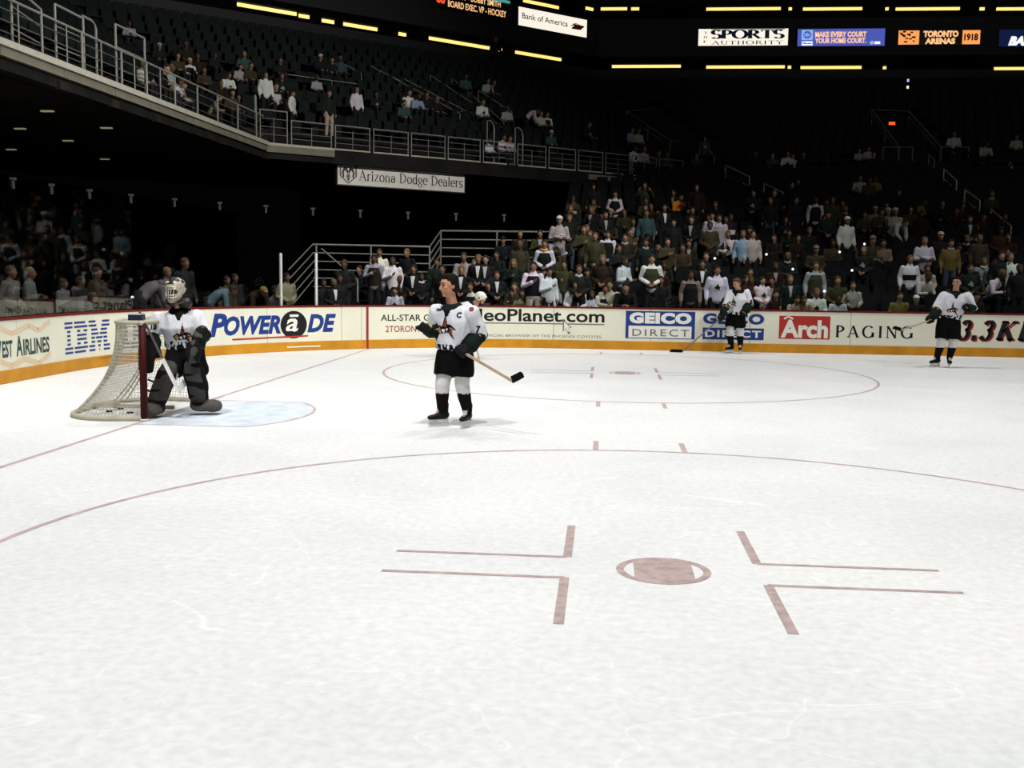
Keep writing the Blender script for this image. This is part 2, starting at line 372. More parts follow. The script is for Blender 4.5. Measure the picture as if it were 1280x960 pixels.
# ---- dasher boards
WHITE = mat('board_white', (.74, .735, .60), .35, var=.05, scale=1.2); YEL = mat('kickplate_yellow', (.55, .245, .010), .5, var=.16, scale=3); CAPR = mat('cap_rail_red', (.13, .010, .006), .5, spec=.15)
boards = empty('rink_boards', (RX0, -4.42, 0)); tag(boards, 'white rink boards with yellow kickplate, red cap rail and advertising around the ice', 'boards')
def wp(o):  # keep world coordinates while parented to an offset empty
    par = o.parent; o.location = o.location - par.location if par and par.rotation_euler.z == 0 else o.location; return o
TOPB = 1.05
def board_strip(s0, s1, z0, z1, off, th, name, m_, parent, step=.3):
    n = max(1, int((s1 - s0) / step)); b = MB(); P = []
    for i in range(n + 1):
        p, t, nn = board(s0 + (s1 - s0) * i / n)
        for o_, z in ((off, z0), (off, z1), (off + th, z1), (off + th, z0)): P.append(p + nn * o_ + V3((0, 0, z)))
    F = []
    for i in range(n):
        for k in range(4): F.append((4 * i + k, 4 * i + (k + 1) % 4, 4 * i + 4 + (k + 1) % 4, 4 * i + 4 + k))
    F += [(3, 2, 1, 0), tuple(4 * n + k for k in range(4))]
    b.add(P, F); return wp(b.build(name, m_, parent))
S_GRID = [(to_px(board(s)[0] + V3((0, 0, .6)))[0], s) for s in [5.5 + i * .02 for i in range(int((S_END - 5.5) / .02))]]
def px_s(px):
    for (a, s0), (b, s1) in zip(S_GRID, S_GRID[1:]):
        if b >= px: return s0 + (s1 - s0) * (px - a) / (b - a) if a < px else s0 - (a - px) * .02
    return S_END
def py_z(px, py):
    p = board(px_s(px))[0]; y0 = to_px(p)[1]; y1 = to_px(p + V3((0, 0, 1)))[1]
    return (py - y0) / (y1 - y0)
JO = px_s(692)
edges = [JO + 2.44 * k for k in range(-8, 14)]; edges = [e for e in edges if e > 0]; edges = [0] + edges + [S_END]
edges = sorted(edges + [px_s(427)])
for a, b_ in zip(edges, edges[1:]):
    if b_ > S_END: b_ = S_END
    if b_ - a > .05: board_strip(a + .005, b_ - .005, 0.0, TOPB - .03, 0, .1, 'board_panel', WHITE, boards)
for a in range(0, int(S_END), 8): board_strip(a, min(a + 8, S_END), .005, .215, -.016, .015, 'kickplate', YEL, boards)
for a in range(0, int(S_END), 8): board_strip(a, min(a + 8, S_END), TOPB - .03, TOPB + .012, -.015, .16, 'cap_rail', CAPR, boards)
board_strip(px_s(457.8), px_s(460.4), 0, TOPB - .03, -.02, .02, 'goal_line_stripe', mat('stripe_red', (.30, .02, .03), .4), boards)
def bsurf(u, v, layer):
    p, t, nn = board(u); return p - nn * (.003 * layer + (.016 if v < .2 else 0)) + V3((0, 0, v))
INK = mat('print_black', (.008, .008, .01), .4, var=0); BLU = mat('print_blue', (.012, .04, .22), .4, var=0); PRED = mat('print_red', (.42, .03, .02), .4, var=0)
TAN = mat('print_tan', (.72, .56, .38), .4, var=0); PW = mat('print_white', (.78, .775, .70), .4, var=0); GRN = mat('print_dark_green', (.01, .05, .045), .4, var=0); PGR = mat('print_grey', (.16, .16, .17), .4, var=0)
MRED = mat('print_maroon', (.30, .03, .05), .4, var=0)
PM = [INK, BLU, PRED, TAN, PW, GRN, PGR, MRED]
def box_px(x0, x1, y0, y1, xm=None):
    xm = (x0 + x1) / 2 if xm is None else xm
    return px_s(x0), px_s(x1), py_z(xm, y1), py_z(xm, y0)
def advert(label=None):
    f = Flat(bsurf); f.lab = label; return f
def done(f, name='printed_advert'):
    o = f.build(name, PM, boards); wp(o)
    if f.lab: o['label'] = f.lab
f = advert('green-black narrow lettering between tan zigzags')
for t_, x0, x1, y0, y1 in (('W', -9, 1.5, 426.5, 449), ('EST', 2.5, 15.5, 425.5, 447), ('A', 20, 28, 419.5, 445), ('IRLINES', 28.8, 61.5, 422, 442)):
    f.polys(text_polys(t_, .03), *box_px(x0, x1, y0, y1), 5)
for zz in ([(-12, 402), (0, 410), (15, 417), (37, 406.5), (48, 413), (63, 402)], [(-12, 446), (0, 452), (14, 457.5), (30, 448), (48, 454), (63, 441)]):
    f.line([(px_s(x), py_z(x, y)) for x, y in zz], .085, 3)
done(f)
def striped(x0, x1, x2, x3, x4, x5, ym0, ym1):
    f = advert('blue lettering made of eight stripes')
    pat = {'I': [[(0, 1)]] * 2 + [[(.3, .72)]] * 4 + [[(0, 1)]] * 2,
           'B': [[(0, .84)], [(0, 1)], [(.2, .46), (.7, .98)], [(.2, .92)], [(.2, .92)], [(.2, .46), (.7, .98)], [(0, 1)], [(0, .84)]],
           'M': [[(0, .34), (.66, 1)], [(0, .38), (.62, 1)], [(.12, .42), (.58, .88)], [(.12, .47), (.53, .88)], [(.12, .3), (.34, .66), (.7, .88)], [(.12, .3), (.4, .6), (.7, .88)], [(0, .3), (.44, .56), (.7, 1)], [(0, .3), (.48, .52), (.7, 1)]]}
    for ch, a, c in (('I', x0, x1), ('B', x2, x3), ('M', x4, x5)):
        sa, sc_ = px_s(a), px_s(c)
        xm = (x0 + x5) / 2; z1, z0 = py_z(xm, ym0), py_z(xm, ym1); h = (z1 - z0) / 15.5
        for r_, segs in enumerate(pat[ch]):
            zt = z1 - r_ * 2 * h * 15.5 / 15
            for p, q in segs: f.rect(sa + (sc_ - sa) * p, sa + (sc_ - sa) * q, zt - h * 1.05, zt, 1)
    done(f)
striped(81, 91, 93, 109.5, 111, 137, 401, 439.5)
striped(153, 162, 163.5, 176.5, 178, 200, 397, 434)
f = advert('blue slanted lettering with a black disc')
f.polys(text_polys('P', .045, .25), *box_px(262, 284, 392, 421), 1); f.polys(text_polys('OWER', .045, .25), *box_px(280, 351, 394.5, 418.5), 1); f.polys(text_polys('DE', .045, .25), *box_px(384, 420, 392.5, 415), 1)
su, sv, zu, zv = box_px(350.5, 383.5, 388.5, 423); f.disc((su + sv) / 2, (zu + zv) / 2, (sv - su) / 2, (zv - zu) / 2, 0, 2)
f.polys(text_polys('a', .02, .2), *box_px(357, 372.5, 398, 414.5), 4, 3); f.rect(*box_px(362, 373, 393, 396), 4, 3)
f.line([(px_s(290), py_z(290, 424.5)), (px_s(338), py_z(338, 422)), (px_s(385), py_z(385, 419.7))], .035, 2); f.line([(px_s(358), py_z(358, 434)), (px_s(379), py_z(379, 433)), (px_s(400), py_z(400, 432.4))], .03, 4, 2)
done(f)
f = advert('black and dark red all-star lettering')
f.polys(text_polys('ALL-STAR GAME', .012), *box_px(476, 560, 393, 401), 0); f.polys(text_polys('2TORONTO', .01), *box_px(482, 534, 407, 415), 7)
done(f)
f = advert('large black web address, underlined, with a white arrow cursor')
f.polys(text_polys('NeoPlanet.com', .02), *box_px(584, 755.5, 386.5, 402), 0); f.rect(*box_px(588, 755.5, 403.6, 405), 6)
f.polys(text_polys('THE OFFICIAL BROWSER OF THE PHOENIX COYOTES', .0), *box_px(588, 752, 418.2, 421.4), 6)
def cursor(k, mi, layer):
    q = [(0, 0), (0, -13), (3, -10), (5.6, -15.5), (8, -14.4), (5.4, -9), (9.4, -9)]
    cx, cy = 4, -8; q = [(cx + (x - cx) * k, cy + (y - cy) * k) for x, y in q]
    f.poly([(px_s(704.5 + x), py_z(704.5, 400.5 - y)) for x, y in q], mi, layer)
cursor(1.22, 6, 2); cursor(.86, 4, 3)
done(f)
f = advert('blue framed advert with white and dark lettering')
f.rect(*box_px(782, 868.6, 389.2, 423.4), 1); f.rect(*box_px(785.8, 864.6, 407.6, 422.4), 4, 2)
f.polys(text_polys('GEICO', .07, 0, 1.12), *box_px(786.5, 864.3, 390.8, 404.8), 4, 2); f.polys(text_polys('DIRECT', .006, 0, 1.25), *box_px(790.6, 861.4, 411.5, 420.4), 6, 3)
done(f)
f = advert('blue lettering over a solid blue band')
f.polys(text_polys('GEICO', .055, 0, 1.12), *box_px(878.4, 955, 391.8, 405.4), 1)
f.rect(*box_px(878.4, 955, 410, 424.6), 1); f.polys(text_polys('DIRECT', .03, 0, 1.2), *box_px(881.5, 951.6, 412.8, 421.8), 4, 2)
done(f)
f = advert('red square with bold white lettering')
f.rect(*box_px(973.7, 1037.5, 395, 423.8), 2); f.polys(text_polys('Arch', .04), *box_px(976, 1035, 399.8, 422.6), 4, 2)
f.line([(px_s(x), py_z(x, y)) for x, y in ((979.5, 398.6), (985, 395.6), (991, 398.6))], .04, 4, 2)
done(f)
f = advert('wide-spaced black roman lettering'); f.polys(serif_polys('PAGING', .17, .07, 0, .22, .2), *box_px(1045, 1141.5, 407, 422.8), 0); done(f)
f = advert('heavy slanted dark numerals and letters with red shadow')
for dx, dy, mi, la in ((1.8, 1.6, 2, 1), (0, 0, 0, 2)):
    for ch, a, c, y0, y1 in (('9', 1176, 1195, 399.5, 425), ('3', 1196.5, 1215, 399.5, 425.5), ('.', 1214, 1221, 419, 425.5), ('3', 1223.5, 1243.5, 400, 426), ('K', 1245, 1273, 400.5, 426.5), ('D', 1272, 1296, 400.5, 426.5), ('K', 1298, 1325, 401, 427), ('B', 1327, 1350, 401, 427)):
        f.polys(serif_polys(ch, .27, .09, .28, .02, .3), *box_px(a + dx, c + dx, y0 + dy, y1 + dy), mi, la)
done(f)
# ---- glass above the boards
def glass_material():
    mt = D.materials.new('barrier_glass'); mt.use_nodes = True; nt = mt.node_tree; nt.nodes.remove(nt.nodes['Principled BSDF'])
    t = nt.nodes.new('ShaderNodeBsdfTransparent'); t.inputs[0].default_value = (.95, .965, .96, 1); g = nt.nodes.new('ShaderNodeBsdfGlossy'); g.inputs['Roughness'].default_value = .12
    lw = nt.nodes.new('ShaderNodeFresnel'); lw.inputs['IOR'].default_value = 1.33; tc = nt.nodes.new('ShaderNodeTexCoord'); n = nt.nodes.new('ShaderNodeTexNoise'); n.inputs['Scale'].default_value = 2
    nt.links.new(tc.outputs['Object'], n.inputs['Vector']); ma = nt.nodes.new('ShaderNodeMapRange'); ma.inputs['To Min'].default_value = .015; ma.inputs['To Max'].default_value = .035; nt.links.new(n.outputs['Fac'], ma.inputs['Value']); nt.links.new(ma.outputs['Result'], g.inputs['Roughness'])
    mu = nt.nodes.new('ShaderNodeMath'); mu.operation = 'MULTIPLY'; mu.inputs[1].default_value = .2; nt.links.new(lw.outputs[0], mu.inputs[0])
    mx = nt.nodes.new('ShaderNodeMixShader'); nt.links.new(mu.outputs[0], mx.inputs[0]); nt.links.new(t.outputs[0], mx.inputs[1]); nt.links.new(g.outputs[0], mx.inputs[2])
    nt.links.new(mx.outputs[0], nt.nodes['Material Output'].inputs['Surface']); return mt
GLASS = glass_material(); STEEL = mat('dull_steel', (.42, .43, .42), .45, .4); PIPE = mat('pale_pipe', (.25, .245, .22), .5, .1); CLIPM = mat('clip_grey', (.055, .055, .052), .5)
glass = empty('glass_barrier', (RX0, -4.42, TOPB)); tag(glass, 'clear glass barrier standing on the rink boards around the ice', 'glass barrier')
SP = 1.2; s = 4.0; S_TALL = px_s(690)
def wpz(o): o.location = o.location - glass.location; return o
while s < S_END - SP:
    top = 3.3 if s + SP < S_TALL + .6 else 2.35
    b = MB(); p, t, n = board(s + .012); q, t2, n2 = board(s + SP - .012)
    p, q = p + n * .055, q + n2 * .055; a = V3((0, 0, TOPB + .03)); c = V3((0, 0, top))
    b.add([p + a, q + a, q + c, p + c, p + n * .012 + a, q + n2 * .012 + a, q + n2 * .012 + c, p + n * .012 + c], [(0, 1, 2, 3), (7, 6, 5, 4), (0, 4, 5, 1), (1, 5, 6, 2), (2, 6, 7, 3), (3, 7, 4, 0)])
    wpz(b.build('glass_pane', GLASS, glass))
    p, t, n = board(s); p = p + n * .06
    if top > 3:
        b = MB(); b.box(p + V3((0, 0, top - .06)), (.035, .035, .16)); b.box(p + V3((0, 0, top + .02)), (.09, .05, .04)); wpz(b.build('glass_clip', CLIPM, glass))
    s += SP
for px, py in ((354, 318), (397.5, 318)):
    p, t, n = board(px_s(px)); p = p + n * .08; top = on_plane(px, py, n, p.dot(n)).z
    b = MB(); b.tube([p + V3((0, 0, TOPB)), p + V3((0, 0, top))], [.035, .035], 8); wpz(b.build('glass_post', mat('post_white', (.62, .62, .6), .4), glass))

# ---- stands
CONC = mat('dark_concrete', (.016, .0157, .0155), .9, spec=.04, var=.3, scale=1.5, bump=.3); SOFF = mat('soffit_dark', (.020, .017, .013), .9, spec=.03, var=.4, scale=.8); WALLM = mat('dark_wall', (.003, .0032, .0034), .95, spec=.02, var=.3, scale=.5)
ROW = .86; R0 = 13.5; RISE = .228
def tread_low(k): return .35 + RISE * k
def row_left(k): return -1.7 if k < 4 else (2.0 if k < 7 else 4.0)
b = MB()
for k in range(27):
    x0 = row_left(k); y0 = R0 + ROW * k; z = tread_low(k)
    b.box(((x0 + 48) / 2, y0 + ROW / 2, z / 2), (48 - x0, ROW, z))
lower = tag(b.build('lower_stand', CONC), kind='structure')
CL, CD, CR = 6.15, 21.0, 36.1; ND = V3((-.66, .7513, 0)); DZ = 6.2; TR, URISE, WALK = .86, .533, 1.2
def corner_a(d): x = -CL - d; return V3((x, (CD + d + .66 * x) / .7513, 0))
def corner_b(d): y = CR + d; return V3(((.7513 * y - CD - d) / .66, y, 0))
def deck_line(d): return [V3((-CL - d, -8, 0)), corner_a(d), corner_b(d), V3((48, CR + d, 0))]
def tread_up(k): return DZ + .1 + URISE * k
b = MB(); prof = [(0, 5.72), (0, DZ)] 
for k in range(13):
    d0 = 0 if k == 0 else WALK + TR * (k - 1); d1 = WALK + TR * k
    if k == 0: prof += [(d1, DZ)]
    else: prof += [(d0, tread_up(k)), (d1, tread_up(k))]
prof += [(12.4, prof[-1][1]), (12.4, 5.72)]
P = []
for d, z in prof: P += [q + V3((0, 0, z)) for q in deck_line(d)]
n = len(prof)
b.add(P, [(4 * i + j, 4 * ((i + 1) % n) + j, 4 * ((i + 1) % n) + j + 1, 4 * i + j + 1) for i in range(n) for j in range(3)])
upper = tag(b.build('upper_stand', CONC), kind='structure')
b = MB(); P = []
for d in (.3, 12.4): P += [q + V3((0, 0, 5.70)) for q in deck_line(d)]
for d in (.3, 12.4): P += [q + V3((0, 0, 5.66)) for q in deck_line(d)]
b.add(P, [(j, j + 1, 5 + j, 4 + j) for j in range(3)] + [(8 + j, 12 + j, 13 + j, 9 + j) for j in range(3)]); tag(b.build('ceiling_under_deck', SOFF), kind='structure')
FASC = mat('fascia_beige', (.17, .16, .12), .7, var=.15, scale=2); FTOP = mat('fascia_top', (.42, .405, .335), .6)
def at_edge(px, py): return on_plane(px, py, (-1, 0, 0), CL)
ya = corner_a(0).y; yy = -8.0
while yy < ya - .1:
    y1 = min(yy + 2.4, ya); b = MB(); b.box((-CL + .04, (yy + y1) / 2, DZ - .145), (.08, y1 - yy - .03, .18)); b.build('fascia_panel', FASC, upper)
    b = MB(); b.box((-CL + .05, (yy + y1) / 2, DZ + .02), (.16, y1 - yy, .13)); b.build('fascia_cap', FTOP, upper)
    b = MB(); b.box((-CL + .02, y1, DZ - .42), (.12, .35, .18)); b.build('fascia_bracket', SOFF, upper); yy += 2.4
A0, B0 = corner_a(0), corner_b(0); DT = (B0 - A0).normalized(); ROT_D = Matrix.Rotation(math.atan2(DT.y, DT.x), 3, 'Z')
def diag(px, py, back=0.0): return on_plane(px, py, ND, CD + back)
def dlen(px, py): return (diag(px, py) - A0).dot(DT)
def fascia_diag(l0, l1, z0, z1, m_, name, proud=.04):
    c = A0 + DT * ((l0 + l1) / 2) - ND * proud; b = MB(); b.box(c + V3((0, 0, (z0 + z1) / 2)), (l1 - l0, .08, z1 - z0), rot=ROT_D); b.build(name, m_, upper)
la = dlen(417, 187); lb, lc, ld = dlen(735, 215), dlen(838, 224), dlen(857, 226)
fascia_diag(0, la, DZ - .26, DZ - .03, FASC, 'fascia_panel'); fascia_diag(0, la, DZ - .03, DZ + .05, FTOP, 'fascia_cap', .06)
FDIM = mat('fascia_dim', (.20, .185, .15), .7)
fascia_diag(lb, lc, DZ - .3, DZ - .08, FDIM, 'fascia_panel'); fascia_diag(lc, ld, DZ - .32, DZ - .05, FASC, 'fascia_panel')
# facade of the suites, roof, back walls
b = MB(); fl = deck_line(11.9); fz = (12.0, 21.5)
for i in range(3): b.add([fl[i] + V3((0, 0, fz[0])), fl[i + 1] + V3((0, 0, fz[0])), fl[i + 1] + V3((0, 0, fz[1])), fl[i] + V3((0, 0, fz[1]))], [(0, 1, 2, 3)])
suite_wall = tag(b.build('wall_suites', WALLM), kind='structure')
LEDGE = mat('suite_ledge', (.02, .022, .023), .7)
for z0, z1 in ((12.85, 13.35), (14.1, 16.15), (17.2, 19.2)):
    fo = deck_line(11.45); b = MB()
    for i in range(3):
        p, q, p2, q2 = fo[i], fo[i + 1], fl[i], fl[i + 1]
        b.add([p + V3((0, 0, z0)), q + V3((0, 0, z0)), q + V3((0, 0, z1)), p + V3((0, 0, z1)), p2 + V3((0, 0, z0)), q2 + V3((0, 0, z0)), q2 + V3((0, 0, z1)), p2 + V3((0, 0, z1))], [(0, 1, 2, 3), (3, 2, 6, 7), (0, 4, 5, 1)])
    b.build('suite_ledge', LEDGE, suite_wall)
b = MB(); b.box((14, 14, 22.2), (78, 82, .3)); tag(b.build('ceiling', WALLM), kind='structure')
b = MB(); b.box((-19, 20, 3), (.3, 70, 5.2)); tag(b.build('wall_end', WALLM), kind='structure')
b = MB(); b.box((-2.5, 35.5, 3), (12.6, .3, 5.2)); tag(b.build('wall_under_deck', WALLM), kind='structure')
b = MB(); b.add([(-19, -15, .18), (RX0 - .12, -15, .18), (RX0 - .12, 4.4, .18), (RX0 + .53, 7.8, .18), (RX0 + 2.4, 10.56, .18), (RX0 + 5.2, 12.45, .18), (4.57, 13.08, .18), (48, 13.08, .18), (48, 36, .18), (-19, 36, .18)], [tuple(range(10))]); tag(b.build('floor_concourse', CONC), kind='structure')
# ---- railings
def pipe(mb, pts, r=.022, n=6): mb.tube(pts, [r] * len(pts), n, cap=False)
def xe(y, z, o=.06): return V3((-CL - o, y, z))
rail = empty('deck_railing', (-CL, 0, DZ)); tag(rail, 'pale pipe railing along the straight edge of the upper deck', 'railing')
def up(o, par): o.location = o.location - par.location; return o
py_list = [at_edge(px, py).y for px, py in ((28, 70), (57, 82), (88, 95), (107, 104), (131, 114), (156, 124), (172, 130), (187, 136), (204, 144), (222, 151), (250, 162), (275, 172), (300, 182), (323, 190))]
ya0 = at_edge(-30, 40).y
for i, y in enumerate(py_list):
    b = MB(); thick = .028 if i in (1, 3, 5, 7, 9, 10, 11, 12, 13) else .016; pipe(b, [xe(y, DZ), xe(y, DZ + .95)], thick); up(b.build('post', PIPE, rail), rail)
for z, r in ((.95, .026), (.72, .012), (.5, .012), (.28, .012)):
    b = MB(); pipe(b, [xe(ya0, DZ + z), xe(ya - .05, DZ + z)], r); up(b.build('top_rail' if z > .9 else 'mid_rail', PIPE if z > .9 else mat('thin_rail', (.10, .10, .095), .5, .1), rail), rail)
def aisle_guard(p0, p1, hoop, label):
    """tall frame where an aisle meets the deck edge: pixel pairs of its top corners"""
    a, c = at_edge(*p0), at_edge(*p1); r = empty('aisle_guard', (-CL - .12, a.y, DZ)); tag(r, label, 'railing', 'tall guard frames at the aisle ends')
    for q in (a, c): b = MB(); pipe(b, [xe(q.y, DZ, .12), xe(q.y, q.z, .12)], .028); up(b.build('post', PIPE, r), r)
    b = MB(); pipe(b, [xe(a.y, a.z, .12), xe(c.y, c.z, .12)], .026); up(b.build('top_rail', PIPE, r), r)
    for k in (.66, .33): b = MB(); pipe(b, [xe(a.y, DZ + (a.z - DZ) * k, .12), xe(c.y, DZ + (c.z - DZ) * k, .12)], .014); up(b.build('mid_rail', PIPE, r), r)
    if hoop:
        e = at_edge(*hoop); b = MB(); pts = [xe(c.y, e.z + .18, .14)] + [xe(e.y - .25 + .25 * math.sin(t), e.z + .02 + .16 * math.cos(t), .14) for t in (0, .5, 1, 1.57)] + [xe(e.y, DZ, .14)]
        pipe(b, pts, .028); up(b.build('curved_rail', PIPE, r), r)
aisle_guard((20, -22), (58, 12), None, 'tall pale aisle guard at the near end of the deck, cut by the frame')
aisle_guard((75, 5), (110, 23), (127, 38), 'tall pale aisle guard with a curved end rail over the goal')
aisle_guard((150, 30), (186, 48), None, 'tall pale aisle guard with thick posts, nearest the seated crowd')
aisle_guard((323, 119), (324, 120), None, 'single tall pale post standing at the deck corner')
r2 = empty('deck_railing', A0 + V3((0, 0, DZ)), math.atan2(DT.y, DT.x)); tag(r2, 'grey panel railing along the slanting edge of the upper deck', 'railing')
GREYP = mat('grey_pipe', (.25, .25, .235), .5, .2); BOT = mat('bottom_rail', (.44, .41, .32), .6)
def panel_parts(l, w_, h, parent, z0=.03):
    for x in (l + .02, l + w_ - .02): b = MB(); pipe(b, [(x, .08, z0), (x, .08, h)], .022); b.build('post', GREYP, parent)
    b = MB(); pipe(b, [(l + w_ / 2, .08, z0), (l + w_ / 2, .08, h * .8)], .012); b.build('mid_post', GREYP, parent)
    b = MB(); pipe(b, [(l, .08, h), (l + w_, .08, h)], .024); b.build('top_rail', GREYP, parent)
    b = MB(); b.box((l + w_ / 2, .08, z0 + .02), (w_, .04, .05)); b.build('bottom_rail', BOT, parent)
    for k in (.3, .52, .76): b = MB(); pipe(b, [(l, .08, h * k), (l + w_, .08, h * k)], .009); b.build('infill_rail', GREYP, parent)
l = .1; lend = dlen(855, 215); i = 0
xs_ = [dlen(x, y) for x, y in ((326, 178), (361, 182), (365, 183), (416, 187), (420, 188), (464, 191), (468, 192), (512, 196), (515, 196), (558, 200), (561, 200), (602, 203), (605, 203), (645, 206), (648, 207), (684, 210), (687, 210), (721, 213), (724, 213), (755, 216), (758, 216), (789, 219), (791, 219), (822, 222), (825, 222), (855, 225))]
for a, c in zip(xs_[::2], xs_[1::2]): panel_parts(a, c - a, 1.18 if a < .1 + dlen(361, 182) - .2 and a < dlen(340, 180) else .9, r2)
b = MB()

# ---- suite lamps, signs on the suite fronts
LAMP = mat('suite_lamp_glow', (1, .80, .36), emit=1.35, var=0, ecol=(1.0, .68, .18)); LAMPC = mat('lamp_housing', (.05, .045, .035), .6)
fd = 11.40
def fac_right(px, py, back=fd): return on_plane(px, py, (0, 1, 0), CR + back)
def fac_diag(px, py, back=fd): return on_plane(px, py, ND, CD + back)
def suite_lamp(p, q, label):
    c = (p + q) / 2; r = empty('suite_lamp', c, math.atan2((q - p).y, (q - p).x)); L = (q - p).length
    tag(r, label, 'light', 'lit strips along the suite fronts')
    b = MB(); b.box((0, .05, 0), (L, .06, .15)); b.build('tube', LAMP, r); b = MB(); b.box((0, .06, .13), (L + .06, .12, .05)); b.build('housing', LAMPC, r)
names = ('long yellow strip light', 'yellow strip light')
k = 0
lowr = ((765, 851), (883, 981), (985, 989), (1001, 1077), (1104, 1108), (1243, 1300)); upr = ((733, 742), (751, 784), (789, 799), (883, 976), (986, 990), (1004, 1078), (1107, 1111), (1120, 1200), (1225, 1231), (1246, 1300))
where = ['below the dark gap beside the slanting suites', 'directly below the white and blue sign', 'tiny, right end under the white sign', 'directly below the blue screen', 'tiny, under the right end of the blue screen', 'under the dark blue screen at the frame edge']
for (a, c), wh in zip(lowr, where): suite_lamp(fac_right(a, 82.5 + (a - 765) * .006), fac_right(c, 82.5 + (c - 765) * .006), ('yellow strip light on the lower suites, ' + wh))
where = ['short leftmost of three right of the bank sign', 'middle of three right of the bank sign', 'third short one right of the white bank sign', 'directly above the white and blue sign', 'tiny, above the right end of that sign with blue letters', 'directly above the blue screen', 'tiny, above the right end of the blue screen', 'directly above the orange lettered screen', 'short, above the right end of the orange screen', 'above the dark blue screen at the frame edge']
for (a, c), wh in zip(upr, where): suite_lamp((fac_diag if a < 745 else fac_right)(a, 10.8), (fac_diag if a < 745 else fac_right)(c, 10.8), 'upper yellow strip light, ' + wh)
for (p, q), lb_ in zip((((297, 4), (371, 18.5)), ((374, 19), (387, 21.5)), ((403, 25), (418, 28)), ((430, 28.5), (472, 38)), ((499, 41.5), (508, 44)), ((537, 46.5), (628, 63.5)), ((645, 65), (702, 74.5)), ((655, 2), (699, 8))),
    ('long yellow strip light at the far left end of the slanting suites', 'short yellow strip light left of the two dark gaps', 'short yellow strip light between the two dark gaps', 'yellow strip light above the man in the white shirt', 'single small lamp left of the long slanting strip', 'long slanting yellow strip light below the red lettered screen', 'yellow strip light below the white bank sign', 'bright strip light directly above the white bank sign')):
    suite_lamp(fac_diag(*p), fac_diag(*q), lb_)
def sign(name, corners, planefn, label, cat, face, mats, draw, depth=.18, frame=None):
    """corners: pixel top-left, top-right, bottom-right, bottom-left on the plane"""
    P = [planefn(*c) for c in corners]; tl, tr, br, bl = P
    X = ((tr - tl) + (br - bl)) / 2; Wd = X.length; X = V3((X.x, X.y, 0)).normalized(); H = ((tl.z - bl.z) + (tr.z - br.z)) / 2; c0 = (tl + tr + br + bl) / 4
    r = empty(name, c0, math.atan2(X.y, X.x)); tag(r, label, cat)
    b = MB(); b.box((0, depth / 2, 0), (Wd, depth, H)); b.build('panel', face, r)
    b = MB(); t = .04
    for q in ((0, H / 2 + t / 2, Wd + 2 * t, t), (0, -H / 2 - t / 2, Wd + 2 * t, t), (Wd / 2 + t / 2, 0, t, H), (-Wd / 2 - t / 2, 0, t, H)): b.box((q[0], depth / 2 - .01, q[1]), (q[2], depth, q[3]))
    b.build('frame', frame or LAMPC, r)
    fl_ = Flat(lambda u, v, la: V3(((u - .5) * Wd, -.012 * la, (v - .5) * H))); draw(fl_)
    for k_ in sorted(set(fl_.m.mi)):           # one part for each colour of print
        b = MB(); b.v = fl_.m.v; b.f = [f_ for f_, q_ in zip(fl_.m.f, fl_.m.mi) if q_ == k_]; us = sorted({i_ for f_ in b.f for i_ in f_}); mp_ = {u_: n_ for n_, u_ in enumerate(us)}
        b.v = [fl_.m.v[u_] for u_ in us]; b.f = [tuple(mp_[i_] for i_ in f_) for f_ in b.f]; b.mi = [0] * len(b.f); b.build('lettering', mats[k_], r)
    return r
def glow(name, col, e): return mat(name, col, emit=e, var=0, rough=.5)
GW = glow('backlit_white', (1, .93, .80), .95); GB = glow('screen_blue', (.12, .16, .75), .55); GO = glow('led_orange', (1, .36, .10), 1.0); GK = mat('screen_black', (.004, .005, .008), .4, var=0)
GWW = glow('screen_white', (.95, .97, 1), .95); GLB = glow('screen_light_blue', (.35, .62, .95), .7); GR = glow('led_red', (1, .09, .03), .95); GDB = glow('screen_dark_blue', (.01, .03, .16), .25); GPE = glow('screen_peach', (1, .58, .34), .95); GOY = glow('led_amber', (1, .55, .25), 1.0)
SM = [INK, BLU, mat('sign_rust', (.40, .05, .02), .5, var=0), mat('sign_brown', (.22, .10, .08), .5, var=0), PGR, GW]
def d_bank(f):
    f.polys(text_polys('Bank of America', .008), .05, .71, .40, .72, 0)
    for i in range(3):
        x = .76 + i * .045; f.poly([(x, .36), (x + .05, .34 + .01 * i), (x + .115, .60), (x + .07, .64)], 2, 1)
    for i in range(2): f.line([(.755 + .03 * i, .50 + .10 * i), (.83, .62 + .06 * i), (.90, .58 + .03 * i)], .03, 4, 2)
sign('bank_sign', ((648, 7.5), (733.5, 25.5), (733.5, 48), (648, 30.5)), fac_diag, 'white backlit sign with a red flag mark on the slanting suite front', 'sign', GW, SM, d_bank)
def d_sports(f):
    f.polys(serif_polys('SPORTS', .25, .07, 0, .0, .30), .135, .965, .39, .95, 1, 2)
    f.polys(serif_polys('AUTHORITY', .14, .06, 0, .12, .24), .145, .955, .06, .30, 3)
    for i, ch in enumerate('THE'): f.polys(serif_polys(ch, .16, .07), .06, .10, .70 - .26 * i, .84 - .26 * i, 3)
    f.line([(.14, .965), (.96, .965)], .035, 1, 4)
sign('store_sign', ((873, 36), (985, 36), (985, 57), (873, 57)), lambda x, y: fac_right(x, y, 11.3), 'white backlit sign with heavy blue roman letters on the suite front', 'sign', GW, SM, d_sports)
